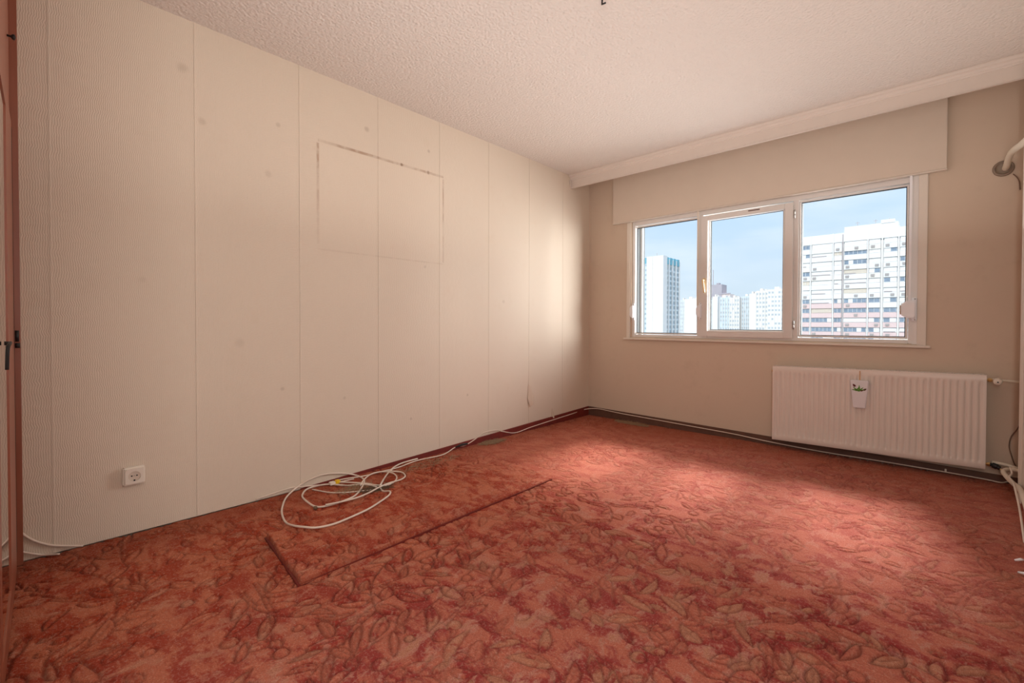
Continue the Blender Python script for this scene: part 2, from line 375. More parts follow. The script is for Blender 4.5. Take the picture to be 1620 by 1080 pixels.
def berry(cx, cy, r, tv):
    w = win(cx, cy, r+0.02)
    if w is None: return
    sl, X, Y = w; d = np.hypot(X-cx, Y-cy); ins = d < r
    if (occ[sl] & ins).any(): return
    occ[sl] |= d < r+.006
    groove[sl] = np.where(ins, groove[sl]*0.1, groove[sl])
    put_groove(sl, np.abs(d-r)); tint[sl] = np.where(ins, tv, tint[sl]); puff[sl] = np.where(ins, 1-(d/r)**2, puff[sl])
def stroke(pts, amp=0.9):
    for (px, py) in pts:
        w = win(px, py, 0.014)
        if w is None: continue
        sl, X, Y = w; put_groove(sl, np.hypot(X-px, Y-py), amp)
U = RNG.uniform
sprays = []
for gi in range(14):
    for gj in range(20):
        sprays.append((GX0+0.05+gi*0.25+U(-.12, .12), GY0+0.05+gj*0.25+U(-.12, .12)))
RNG.shuffle(sprays)
for (sx0, sy0) in sprays:
    ang = U(0, 2*PI); curv = U(-3.6, 3.6); L = U(0.35, 0.75); n_ = int(L/0.005)
    px, py, a = sx0, sy0, ang; pts = []; st_pts = []
    for k in range(n_):
        px += math.cos(a)*0.005; py += math.sin(a)*0.005; a += curv*0.005*(1+0.8*k/n_); pts.append((px, py))
        st_pts.append((px, py, a))
    stroke(pts)
    if U() < 0.6: stroke([(q[0]-math.sin(q[2])*0.016, q[1]+math.cos(q[2])*0.016) for q in st_pts[:int(n_*0.7)]])
    kk = int(U(6, 14)); side = 1
    while kk < n_-4:
        q = st_pts[kk]; side = -side; tv = U(-1, 1)
        leaf(q[0], q[1], q[2]+side*U(0.45, 1.1), U(0.07, 0.15), U(0.013, 0.027), tv, U(-.12, .12), U() < 0.65)
        kk += int(U(10, 20))
    q = st_pts[-1]
    if U() < 0.5:
        for b in range(int(U(1, 4))): berry(q[0]+U(-.05, .05), q[1]+U(-.05, .05), U(0.018, 0.032), U(-1, 1))
    else:
        nl = int(U(4, 7)); a0 = U(0, 6)
        for b in range(nl): leaf(q[0], q[1], a0+b*2*PI/nl*U(.85, 1.1), U(0.05, 0.09), U(0.012, 0.022), U(-1, 1), U(-.1, .1))
# single leaves, berries and short double veins fill what is still plain
for k in range(2400):
    px, py = U(GX0, GX1), U(GY0, GY1); q = U()
    if q < .45: leaf(px, py, U(0, 2*PI), U(.06, .13), U(.012, .024), U(-1, 1), U(-.15, .15), U() < .5)
    elif q < .72: berry(px, py, U(.014, .026), U(-1, 1))
Xg, Yg = np.meshgrid(gx, gy)
def vnoise(sc, seed):
    r = np.random.RandomState(seed); n1 = int((GX1-GX0)/sc)+3; n2 = int((GY1-GY0)/sc)+3; g = r.uniform(-1, 1, (n2, n1))
    fx = (Xg-GX0)/sc; fy = (Yg-GY0)/sc; ix = fx.astype(int); iy = fy.astype(int); tx = fx-ix; ty = fy-iy
    tx = tx*tx*(3-2*tx); ty = ty*ty*(3-2*ty)
    return (g[iy, ix]*(1-tx)*(1-ty)+g[iy, ix+1]*tx*(1-ty)+g[iy+1, ix]*(1-tx)*ty+g[iy+1, ix+1]*tx*ty)
wear_and_glow = np.clip(0.80+0.30*vnoise(0.45, 5)-0.3*np.clip((Yg-2.0)/0.6, 0, 1), 0.3, 1.0)                 # trodden places are flatter; grooves also softened where window light is painted
Zg = -0.0115*groove*wear_and_glow + 0.0034*np.sqrt(np.clip(puff, 0, 1))*wear_and_glow + 0.0009*vnoise(0.02, 3) + 0.002*vnoise(0.5, 4)
# worn joint between two carpet widths
seam_x = np.interp(Yg, [0.2, 0.663, 0.778, 1.014, 1.201, 1.9], [-2.17, -2.183, -2.219, -2.29, -2.322, -2.36])
Zg -= np.where((Yg > 0.5) & (Yg < 1.5), 0.007*np.exp(-((Xg-seam_x)/0.004)**2), 0)
# edge of the carpet frays downwards at the long wall
Zg -= 0.003*np.exp(-((Xg-XL)/0.008)**2)
def grid_mesh(name, X, Y, Z, T, mat, G=None):
    ny, nx = X.shape; me = bpy.data.meshes.new(name)
    co = np.stack([X, Y, Z], -1).reshape(-1, 3).astype(np.float32)
    idx = np.arange(nx*ny).reshape(ny, nx); q = np.stack([idx[:-1, :-1], idx[:-1, 1:], idx[1:, 1:], idx[1:, :-1]], -1).reshape(-1, 4)
    me.vertices.add(len(co)); me.vertices.foreach_set('co', co.ravel())
    me.loops.add(q.size); me.loops.foreach_set('vertex_index', q.ravel().astype(np.int32))
    me.polygons.add(len(q)); me.polygons.foreach_set('loop_start', np.arange(0, q.size, 4, dtype=np.int32))
    me.update(calc_edges=True)
    at = me.attributes.new('tint', 'FLOAT', 'POINT'); at.data.foreach_set('value', T.ravel().astype(np.float32))
    ag = me.attributes.new('groove', 'FLOAT', 'POINT'); ag.data.foreach_set('value', G.ravel().astype(np.float32))
    me.polygons.foreach_set('use_smooth', np.ones(len(q), bool)); me.materials.append(M[mat]); me.update()
    return me
fl = bpy.data.objects.new('floor', grid_mesh('floor', Xg, Yg, Zg, tint, 'carpet', groove*wear_and_glow)); COL.objects.link(fl)
tag(fl, 'wall-to-wall rust and pink carpet sculpted with leaves, berries and stems', kind='structure')
MB().box(XL-.25, YB-.25, -.22, XR+.25, YW+.25, -.02).build('floor_slab', 'wall_core', kind='structure')
mb = MB().box(-0.75, YB, -.02, XR, GY0, 0.0); mb.build('floor_hall', 'carpet', kind='structure')

# ---- ceiling
MB().box(XL-.25, YB-.25, H, XR+.25, YW+.25, H+.2).build('ceiling', 'ceiling', kind='structure')

# ---- walls
wl = MB().box(XL-.25, YB-.25, 0, XL-.0015, YW+.25, H).build('wall_left', 'paper_long', kind='structure')
seams = [0.075+0.5225*k for k in range(-2, 9)]
edges = [-0.62] + [s for s in seams if s > -0.6] + [YW]
for a, b in zip(edges[:-1], edges[1:]):
    if b > YW: b = YW
    if b-a < 0.01: continue
    m = MB(); e = 0.0022
    # a paper width whose two long edges lift a hair
    pr = [(a+.0008, 0), (a+.0008, .0034), (a+.009, .0024), (a+.02, .0020), (b-.02, .0020), (b-.009, .0024), (b-.0008, .0030), (b-.0008, 0)]
    zb = 0.0 if a < 1.2 else 0.02
    v = []; K = len(pr); zs = [zb, H]
    for z in zs:
        for (yy, dd) in pr: v.append((XL-.0015+dd, yy, z))
    m._add(v, [tuple(range(K))[::-1], tuple(range(K, 2*K))] + [(i, (i+1) % K, K+(i+1) % K, K+i) for i in range(K)])
    m.build('wallpaper_strip', 'paper_long', wl)
# peeled tongue of paper near the corner
pf = MB()
pv = [(0,3.205,.44),(0,3.235,.40),(.012,3.26,.32),(.022,3.255,.25),(.012,3.215,.22),(0.004,3.19,.30)]
pf._add([(XL+.003+a, b, c) for a, b, c in pv] + [(XL+.001+a, b, c) for a, b, c in pv], [(0,1,2,3,4,5),(11,10,9,8,7,6)]+[(i,(i+1)%6,6+(i+1)%6,6+i) for i in range(6)])
pf.build('peeled_flap', 'paper_plain', wl)
pf = MB(); pv = [(0,3.56,.16),(.008,3.575,.12),(.012,3.585,.06),(0.002,3.55,.06)]
pf._add([(XL+.003+a, b, c) for a, b, c in pv] + [(XL+.001+a, b, c) for a, b, c in pv], [(0,1,2,3),(7,6,5,4)]+[(i,(i+1)%4,4+(i+1)%4,4+i) for i in range(4)])
pf.build('peeled_flap', 'paper_plain', wl)

WX0, WX1, WZ0, WZ1, YO = -2.305, -0.118, 0.872, 2.045, 4.465
ww = MB()
ww.box(XL-.25, YW, 0, WX0, YO, H).box(WX1, YW, 0, XR+.25, YO, H).box(WX0, YW, 0, WX1, YO, WZ0).box(WX0, YW, WZ1, WX1, YO, H)
wwo = ww.build('wall_front', 'paper_plain', kind='structure')
# lighter joint strip in the corner
MB().box(XL, YW-.0035, .05, XL+.022, YW, H).build('corner_strip', 'paper_plain', wwo, bevel=.001)
wr = MB().box(XR, YB-.25, 0, XR+.25, YW, H).build('wall_right', 'paper_plain', kind='structure')
MB().box(XL-.25, YB-.25, 0, XR+.25, YB, H).build('wall_back', 'paper_plain', kind='structure')
MB().box(-0.80, YB, 0, -0.745, -0.64, H).build('wall_hall', 'paper_plain', kind='structure')

# ---- skirtings
m = MB(); m.hexa([(XL, YW-.012, 0), (XR, YW-.012, 0), (XR, YW, 0), (XL, YW, 0), (XL, YW-.012, .095), (XR, YW-.010, .045), (XR, YW, .045), (XL, YW, .095)])
m.build('baseboard_front', 'base_brown', kind='structure', bevel=.002)
m = MB(); m.hexa([(XL, 1.12, -.02), (XL+.010, 1.12, -.02), (XL+.010, YW-.012, -.02), (XL, YW-.012, -.02), (XL, 1.12, .006), (XL+.010, 1.12, .004), (XL+.010, YW-.012, .093), (XL, YW-.012, .096)])
m.build('baseboard_left', 'base_red', kind='structure', bevel=.0015)

# ---- pelmet along the ceiling
tr = empty('trim_1', (0, 3.867, 2.4167)); tag(tr, kind='structure')
YF, ZF, XF1 = 3.867, 2.4167, 0.362
MB().prism([(YF, ZF), (YF+.020, ZF), (YF+.020, H), (YF, H), (YF, ZF+.010), (YF-.004, ZF+.008), (YF-.004, ZF)], XL, XF1, 'x').build('fascia_board', 'fascia', tr, bevel=.0015)
MB().prism([(YF+.001, H-.052), (YF-.006, H-.050), (YF-.008, H-.042), (YF-.014, H-.038), (YF-.018, H-.026), (YF-.030, H-.020), (YF-.034, H-.008), (YF-.034, H-.0005), (YF+.001, H-.0005)], XL, XF1, 'x').build('moulding', 'fascia', tr)
MB().box(XL, YF+.020, H-.012, XF1, YW, H-.0005).build('curtain_rail_board', 'fascia', tr)
MB().prism([(YF-.002, ZF+.006), (YF-.010, ZF+.002), (YF-.034, H-.055), (YF-.026, H-.05)], XL+.0015, XL+.010, 'x').build('end_cap', 'fascia', tr)

# ---- roller shutter box above the window
tv = empty('shutter_box', (-1.2, YW, 2.05)); tag(tv, 'wide beige roller shutter box fixed above the window', 'shutter box')
MB().box(-2.510, 4.172, 2.050, 0.040, YW-.0005, 2.538).build('front_panel', 'valance', tv, bevel=.003)
MB().box(-2.512, 4.168, 2.043, 0.042, YW-.0005, 2.050).build('bottom_lip', 'white_trim', tv, bevel=.001)

# ================================================================== WINDOW
wn_ = empty('window_1', (-1.2, YW, WZ0)); tag(wn_, 'three light white window looking over apartment towers', kind='structure')
FY0, FY1 = YW-.002, YW+.065
def bars(mb, x0, x1, z0, z1, w, y0, y1, wt_=None, wb=None):
    wt_ = wt_ or w; wb = wb or w
    mb.box(x0, y0, z0, x0+w, y1, z1).box(x1-w, y0, z0, x1, y1, z1).box(x0+w, y0, z0, x1-w, y1, z0+wb).box(x0+w, y0, z1-wt_, x1-w, y1, z1)
m = MB()
bars(m, WX0, WX1, WZ0, WZ1, .030, YW+.004, FY1, .040, .026)
m.box(-1.640, YW+.006, WZ0+.02, -1.590, FY1, WZ1-.03).box(-.868, YW+.006, WZ0+.02, -.826, FY1, WZ1-.03)
m.build('frame', 'white_gloss', wn_, bevel=.003)
def beadring(x0, x1, z0, z1, w=.012, y=YW+.030):
    """glazing bead around one pane, seal and glass"""
    m = MB(); bars(m, x0-w, x1+w, z0-w, z1+w, w, YW+.020, YW+.052); m.build('glazing_bead', 'white_gloss', wn_, bevel=.002)
    g = MB(); bars(g, x0-.001, x1+.001, z0-.001, z1+.001, .006, YW+.034, YW+.050); g.build('seal', 'gasket', wn_)
    MB().box(x0-.003, YW+.0385, z0-.003, x1+.003, YW+.0425, z1+.003).build('pane', 'glass', wn_)
beadring(-2.270, -1.648, .915, 1.985)
beadring(-1.530, -.940, .953, 1.950)
beadring(-.813, -.163, .917, 1.988)
# opening sash, a step proud of the frame
m = MB(); bars(m, -1.600, -.862, .890, 1.992, .060, YW-.016, YW+.034, .046, .055); m.build('sash', 'white_gloss', wn_, bevel=.004)
for z in (1.896, 1.00):
    h = MB().lathe([(.0, 0), (.006, .002), (.006, .030), (.004, .033), (.004, .036), (.0065, .039), (.0065, .066), (0, .069)], (-.853, YW-.012, z-.034), (0, 0, 1), 12)
    h.build('hinge', 'steel', wn_, smooth=True)
# window handle
hd = MB().box(-1.583, YW-.022, 1.352, -1.555, YW-.014, 1.425).build('handle_plate', 'gold_plastic', wn_, bevel=.003)
m = MB().tube([(-1.569, YW-.020, 1.405), (-1.569, YW-.045, 1.405), (-1.567, YW-.052, 1.398)], .0085, 12)
m.tube(catmull([(-1.568, YW-.050, 1.408), (-1.565, YW-.054, 1.38), (-1.560, YW-.052, 1.34), (-1.556, YW-.048, 1.292)]), .0095, 12)
m.build('handle', 'gold_plastic', wn_, smooth=True)
# heads of drain slots and a dirty vent mark on the top rail
MB().box(-1.20, YW-.0175, 1.972, -1.11, YW-.015, 1.980).build('vent_slot', 'base_brown', wn_)
# casing boards and sill board
MB().box(-.100, YW-.014, .862, -.052, YW+.002, 2.0435).build('casing_board', 'white_trim', wn_, bevel=.003)
MB().box(-2.362, YW-.012, .862, -2.322, YW+.002, 2.0435).build('casing_board', 'white_trim', wn_, bevel=.003)
MB().box(-.128, YW-.004, .868, -.100, YW+.002, 2.043).build('guide_strip', 'white_gloss', wn_, bevel=.001)
MB().box(-2.392, YW-.026, .846, -.030, YW+.004, .862).build('window_sill', 'white_trim', wn_, bevel=.003)
# outer mullions, shutter guides and reveal lining outside the glass
m = MB(); m.box(-1.632, YW+.066, WZ0, -1.606, YW+.10, WZ1).box(-.872, YW+.066, WZ0, -.824, YW+.17, WZ1)
m.build('outer_mullion', 'render_grey', wn_)
m = MB(); m.box(WX0-.001, YW+.066, WZ0, WX0+.010, YO, WZ1).box(WX1-.010, YW+.066, WZ0, WX1+.001, YO, WZ1).box(WX0, YW+.066, WZ1-.010, WX1, YO, WZ1+.001).box(WX0, YW+.066, WZ0-.001, WX1, YO+.03, WZ0+.008)
m.build('reveal_lining', 'render_grey', wn_)
m = MB()
for a in (WX0+.012, -.150): m.box(a, YW+.15, WZ0+.01, a+.022, YW+.175, WZ1-.01)
m.build('shutter_guide', 'white_gloss', wn_)

# ---- shutter strap winders
def winder(xf, z0, z1, w, d, label, side, amber=False):
    t = empty('strap_winder', (xf, YW-.005, z0)); tag(t, label, 'shutter winder')
    zc = (z0+z1)/2; hh = (z1-z0)/2; y0 = YW-.016
    m = MB()
    P = [(xf, z0+.012), (xf-w*.55, z0+.012), (xf-w, z0+.035), (xf-w, z1-.040), (xf-w*.55, z1-.012), (xf, z1-.012)]
    m.prism([(a, b) for a, b in P], y0-d, y0+.012, 'y'); m.build('housing', 'plastic_white', t, bevel=.006)
    MB().box(xf-.022, y0-.002, z0-.008, xf+.006, y0+.0135, z1+.008).build('mounting_plate', 'plastic_white', t, bevel=.003)
    for z in (z0+.001, z1-.001):
        MB().lathe([(0, 0), (.0045, .001), (.0045, .002), (.003, .004), (0, .0045)], (xf-.004, y0-.002, z), (0, -1, 0), 12).build('screw', 'steel', t)
    if amber: MB().box(xf-w-.004, y0-d*.8, z0+.038, xf-w+.004, y0-.004, z1-.043).build('strap_slot', 'amber', t, bevel=.002)
    MB().box(xf-.040, y0-d*.55, z1-.02, xf-.026, y0-d*.5, 2.05).build('strap', 'plastic_white' if amber else 'white_trim', t)
    return t
winder(-.108, 1.040, 1.187, .080, .030, 'white shutter strap winder on the right edge of the window', 1, True)
winder(-2.275, 1.055, 1.205, .040, .022, 'narrow white shutter strap winder on the left edge of the window', -1)
winder(-1.592, 1.055, 1.195, .044, .020, 'white shutter strap winder left of the opening sash', 1)

# ================================================================== RADIATOR
RX0, RX1, RY, RH = -.975, .238, 4.097, .594
rd = empty('radiator', (RX0, RY, .075)); tag(rd, 'cream steel panel radiator with vertical grooves below the window', 'radiator')
rd.rotation_euler = (0, 0, 0)
TILT = 0.017
def rz(x): return 0.072 + (x-RX0)*TILT
# front sheet with pressed vertical channels
NCH = 36; pitch = (RX1-RX0-.02)/NCH; xs = [RX0]; prof = []
nu = 8
xs = [RX0, RX0+.010] + [RX0+.010+pitch*(k+j/nu) for k in range(NCH) for j in range(1, nu+1)] + [RX1]
zs = [0, .012, .034, .046, .058] + [.058+(.478)*k/6 for k in range(1, 6)] + [.536, .548, .560, .582, RH]
def depth(x, t):
    if x <= RX0+.010 or x >= RX1-.010: return 0
    ph = ((x-RX0-.010)/pitch) % 1.0
    ch = max(0, math.sin(PI*min(max((ph-.22)/.56, 0), 1)))**0.8
    env = 0 if t < .040 or t > .554 else min(1, (t-.040)/.018, (.554-t)/.018)
    return .0075*ch*env
v = []; f = []; K = len(xs)
for t in zs:
    for x in xs:
        e = .006 if t in (0, RH) else 0
        v.append((x, RY+depth(x, t)+e, rz(x)+t))
for j in range(len(zs)-1):
    for i in range(K-1): f.append((j*K+i, j*K+i+1, (j+1)*K+i+1, (j+1)*K+i))
m = MB(); m._add(v, f)
fp = m.build('front_panel', 'radiator', rd, smooth=True)
def slab(x0, x1, y0, y1, t0, t1):
    return [(x0, y0, rz(x0)+t0), (x1, y0, rz(x1)+t0), (x1, y1, rz(x1)+t0), (x0, y1, rz(x0)+t0), (x0, y0, rz(x0)+t1), (x1, y0, rz(x1)+t1), (x1, y1, rz(x1)+t1), (x0, y1, rz(x0)+t1)]
MB().hexa(slab(RX0+.01, RX1-.01, RY+.080, RY+.090, .01, RH-.01)).build('back_panel', 'radiator', rd, bevel=.002)
m = MB(); m.hexa(slab(RX0-.001, RX0+.004, RY+.002, RY+.092, .004, RH+.004)); m.build('side_panel', 'radiator', rd, bevel=.0015)
m = MB(); m.hexa(slab(RX1-.004, RX1+.001, RY+.002, RY+.092, .004, RH+.004)); m.build('side_panel', 'radiator', rd, bevel=.0015)
MB().hexa(slab(RX0+.01, RX1-.01, RY+.020, RY+.070, .02, RH-.012)).build('convector_core', 'dark_gap', rd)
# grille: two rails and a row of cross bars
m = MB(); m.hexa(slab(RX0, RX1, RY+.004, RY+.018, RH-.006, RH+.003)); m.hexa(slab(RX0, RX1, RY+.074, RY+.090, RH-.006, RH+.003))
for k in range(73):
    x = RX0+.012+(RX1-RX0-.03)*k/72; m.hexa(slab(x, x+.0065, RY+.018, RY+.074, RH-.004, RH+.002))
g = m.build('top_grille', 'radiator', rd)
m = MB()
m.tube([(RX0-.002, RY+.04, rz(RX0)+.555), (RX0-.014, RY+.04, rz(RX0)+.555)], .009, 12)
m.build('bleed_plug', 'brass', rd, smooth=True)
m = MB(); m.box(RX0-.028, 4.205, .19, RX0-.004, YW-.0005, .56); m.box(RX0-.024, RY+.09, .255, RX0+.03, YW-.0005, .275); m.build('side_bracket', 'tape', rd, bevel=.001)
for a in (RX0+.15, RX1-.18): MB().box(a, RY+.088, .2, a+.03, YW-.0005, .6).build('hanger', 'steel', rd)
# valve set top right
vt = empty('thermostatic_valve', (RX1, RY+.04, .655)); tag(vt, 'white radiator valve with brass nut at the top right of the radiator', 'valve')
MB().lathe([(.0, 0), (.009, 0), (.009, .008), (.014, .009), (.014, .020), (.010, .021), (.010, .030), (0, .030)], (RX1+.001, RY+.040, .656), (1, 0, 0), 6).build('nut', 'brass', vt)
MB().lathe([(.0, 0), (.012, 0), (.014, .006), (.014, .034), (.011, .040), (0, .040)], (RX1+.028, RY+.040, .656), (1, 0, 0), 20).build('body', 'plastic', vt, smooth=True)
MB().lathe([(.0, 0), (.014, 0), (.018, .004), (.021, .010), (.021, .042), (.018, .050), (.008, .053), (0, .053)], (RX1+.048, RY+.038, .654), (0, -1, -.05), 20).build('knob', 'plastic', vt, bevel=.001)
MB().lathe([(0, 0), (.004, 0), (.004, .003), (0, .003)], (RX1+.048, RY-.0145, .650), (0, -1, 0), 10).build('knob_hole', 'black', vt)
pp = empty('radiator_pipe', (RX1+.06, RY+.04, .655)); tag(pp, 'cream pipe running from the upper radiator valve to the right', 'pipe')
MB().tube(catmull([(RX1+.060, RY+.04, .659), (RX1+.10, RY+.042, .657), (XR-.001, RY+.05, .652)]), .0085, 14).build('pipe_run', 'pipe', pp, smooth=True)
MB().lathe([(0, 0), (.016, 0), (.016, .006), (0, .006)], (XR-.007, RY+.05, .652), (1, 0, 0), 20).build('wall_collar', 'pipe', pp)
# lower valve
lv = empty('return_valve', (RX1, RY+.04, .115)); tag(lv, 'black and brass return valve at the bottom right of the radiator', 'valve')
MB().lathe([(0, 0), (.008, 0), (.008, .010), (.013, .011), (.013, .022), (0, .022)], (RX1, RY+.040, .120), (1, 0, 0), 6).build('nut', 'brass', lv)
MB().tube(catmull([(RX1+.020, RY+.040, .120), (RX1+.034, RY+.036, .119), (RX1+.052, RY+.030, .114), (RX1+.066, RY+.026, .108)]), [.010]*8+[.017]*10+[.013]*7, 14).build('body', 'black', lv, smooth=True)
MB().tube([(RX1+.060, RY+.024, .106), (RX1+.082, RY+.010, .098)], .005, 10).build('drain_spigot', 'brass', lv, smooth=True)
lp = empty('return_pipe', (RX1+.06, RY+.05, .12)); tag(lp, 'cream return pipe low on the wall right of the radiator', 'pipe')
MB().tube(catmull([(RX1+.030, RY+.055, .135), (RX1+.08, RY+.050, .132), (RX1+.13, RY+.045, .122), (XR-.001, RY+.045, .105)]), .0105, 14).build('pipe_run', 'pipe', lp, smooth=True)
# hose loop
hs = MB().tube(catmull([(.405, 4.06, .115), (.372, 4.09, .118), (.335, 4.085, .116), (.312, 4.03, .112), (.318, 3.96, .102), (.338, 3.90, .084), (.341, 3.75, .105), (.338, 3.6, .130), (.335, 3.3, .12), (.335, 3.0, .014)]), .0125, 14)
hs = hs.build('hose', 'insul', smooth=True); tag(hs, 'thick cream hose looping out low beside the white casing', 'hose')
tw = MB().tube(catmull([(.336, 4.00, .150), (.340, 3.95, .128), (.322, 3.86, .125), (.318, 3.72, .138), (.316, 3.58, .152), (.312, 3.3, .10), (.31, 3.1, .006)]), .0045, 10).build('drain_tube', 'cable', smooth=True)
tag(tw, 'thin straight white tube crossing in front of the cream hose', 'tube')
bw = MB().tube(catmull([(.400, YW-.006, .40), (.380, YW-.006, .348), (.356, YW-.006, .296), (.349, YW-.006, .235), (.360, YW-.006, .177), (.374, YW-.006, .128), (.392, YW-.006, .10)]), .0032, 8).build('thin_wire', 'cable_brown', smooth=True)
tag(bw, 'thin brown wire bowed against the wall right of the radiator', 'wire')

# ---- ceramic humidifier hung on the radiator
hm = empty('humidifier', (-.405, RY-.001, .40)); tag(hm, 'white ceramic humidifier with painted tulips hanging on the radiator', 'humidifier')
hz0, hz1 = .403, .603
def hx(z): t = (z-hz0)/(hz1-hz0); return -.405-(.036+.019*t), -.405+(.036+.019*t)
m = MB(); a0, a1 = hx(hz0); b0, b1 = hx(hz1)
m.hexa([(a0, RY-.026, hz0), (a1, RY-.026, hz0), (a1, RY-.002, hz0), (a0, RY-.002, hz0), (b0, RY-.032, hz1), (b1, RY-.032, hz1), (b1, RY-.002, hz1), (b0, RY-.002, hz1)])
m.build('body', 'ceramic', hm, bevel=.004, bseg=3)
def ysurf(z): return RY-.026-(z-hz0)/(hz1-hz0)*.006-.0012
def petal(mb, x, z, ang, L, W):
    pts = []
    for k in range(12):
        t = 2*PI*k/12; u, w = L/2*math.cos(t), W/2*math.sin(t)*(1-.3*math.cos(t))
        pts.append((x+u*math.cos(ang)-w*math.sin(ang), z+u*math.sin(ang)+w*math.cos(ang)))
    mb._add([(a, ysurf(b)+.002, b) for a, b in pts]+[(a, ysurf(b), b) for a, b in pts], [tuple(range(12)), tuple(range(12, 24))[::-1]]+[(i, (i+1) % 12, 12+(i+1) % 12, 12+i) for i in range(12)])
m = MB()
for (x, z, a, L, W) in ((-.415, .540, 1.0, .04, .008), (-.405, .545, 1.6, .05, .009), (-.425, .538, 2.4, .045, .009), (-.395, .540, .8, .04, .008), (-.41, .532, 0, .055, .010), (-.432, .532, 3.0, .035, .008), (-.385, .536, .35, .04, .007)): petal(m, x, z, a, L, W)
m.build('painted_leaves', 'green', hm)
for q in ((-.435, .565, 2.2, .024, .015), (-.372, .540, .7, .022, .012), (-.390, .530, .3, .018, .009)):
    m = MB(); petal(m, *q); m.build('painted_tulip', 'tulip', hm)
MB().box(-.409, RY-.004, .600, -.401, RY-.001, .668).box(-.409, RY-.004, .666, -.401, RY+.03, .669).build('hanging_strap', 'tape', hm)

# ================================================================== HEATING PIPE HIGH ON THE RIGHT
hp = empty('heating_pipe', (.302, YW, 2.01)); tag(hp, 'cream pipe bending out of a grey collar high on the wall right of the window', 'pipe')
MB().tube(catmull([(.312, YW+.01, 1.998), (.312, YW-.045, 2.000), (.313, YW-.09, 2.008), (.314, YW-.13, 2.022), (.316, YW-.20, 2.030), (.318, 3.95, 2.027), (.320, 3.75, 1.996), (.328, 3.6, 1.974), (.335, 3.2, 1.92), (.335, 2.4, 1.84)]), .0165, 18).build('pipe_run', 'pipe', hp, smooth=True)
MB().lathe([(.026, 0), (.048, 0), (.050, .004), (.048, .010), (.040, .013), (.038, .010), (.026, .008)], (.303, YW-.0005, 2.000), (0, -1, 0), 32).build('collar', 'ring', hp, smooth=True)
MB().lathe([(0, 0), (.037, 0), (.037, .003), (0, .003)], (.303, YW-.0005, 2.000), (0, -1, 0), 32).build('patch_plate', 'wall_core', hp)
MB().tube(catmull([(.345, YW-.008, 1.955), (.362, YW-.006, 1.93), (.372, YW-.005, 1.90), (.376, YW-.004, 1.85)]), .003, 8).build('wire', 'cable_brown', hp, smooth=True)

# ================================================================== RIGHT-HAND DOOR CASING (its edge is in view)
dr = empty('door_1', (XR, 3.5, 0)); tag(dr, 'tall white moulded door casing at the right edge', kind='structure')
m = MB()
m.prism([(XR, 3.935), (.366, 3.935), (.362, 3.928), (.366, 3.915), (.372, 3.905), (.372, 3.860), (.364, 3.852), (.364, 3.20), (XR, 3.20)], .012, H-.001, 'z')
m.build('casing', 'white_trim', dr, bevel=.001)
m = MB(); m.prism([(.3635, 3.846), (.356, 3.842), (.354, 3.83), (.358, 3.82), (.358, 3.79), (.3635, 3.78)], .001, H-.001, 'z'); m.build('casing_moulding', 'white_trim', dr)
MB().box(.372, 2.30, .01, XR, 3.20, 2.1).build('door_panel', 'white_trim', dr, bevel=.003)
MB().box(.366, 2.22, .001, XR, 2.30, H-.001).build('casing', 'white_trim', dr, bevel=.003)

# ================================================================== SOCKET
so = empty('power_socket', (XL, .345, .28)); tag(so, 'cream surface-mounted wall socket low on the long wall', 'socket')
sy, sz, hw, hh = .345, .279, .041, .043
MB().box(XL+.001, sy-hw, sz-hh, XL+.030, sy+hw, sz+hh).build('back_box', 'plastic', so, bevel=.006, bseg=3)
m = MB()
# front plate with a round opening
n_ = 32; R0 = .0235; ring = []; outer = []
for k in range(n_):
    t = 2*PI*k/n_+PI/n_; c_, s_ = math.cos(t), math.sin(t); q = min((hw-.008)/abs(c_) if abs(c_) > 1e-6 else 9, (hh-.008)/abs(s_) if abs(s_) > 1e-6 else 9)
    outer.append((sy+c_*q, sz+s_*q)); ring.append((sy+c_*R0, sz+s_*R0))
x1 = XL+.036; x0 = XL+.0295
v = [(x0, a, b) for a, b in outer]+[(x1, a, b) for a, b in outer]+[(x1, a, b) for a, b in ring]+[(XL+.0302, a, b) for a, b in ring]
f = []
for r_ in range(3): f += [(r_*n_+k, r_*n_+(k+1) % n_, (r_+1)*n_+(k+1) % n_, (r_+1)*n_+k) for k in range(n_)]
m._add(v, f); m.build('front_plate', 'plastic', so)
MB().lathe([(0, 0), (.0232, 0), (.0232, .0012), (0, .0012)], (XL+.030, sy, sz), (1, 0, 0), 32).build('well_floor', 'valance', so)
for (a, b, r_) in ((-.0095, .002, .0032), (.0095, .002, .0032)):
    MB().lathe([(0, 0), (r_, 0), (r_, .001), (0, .001)], (XL+.0313, sy+a, sz+b), (1, 0, 0), 14).build('contact_hole', 'black', so)
MB().lathe([(0, 0), (.0022, 0), (.0022, .001), (0, .001)], (XL+.0313, sy, sz+.002), (1, 0, 0), 12).build('centre_screw', 'steel', so)
MB().box(XL+.0313, sy-.003, sz-.0228, XL+.0345, sy+.003, sz-.016).build('earth_clip', 'black', so)

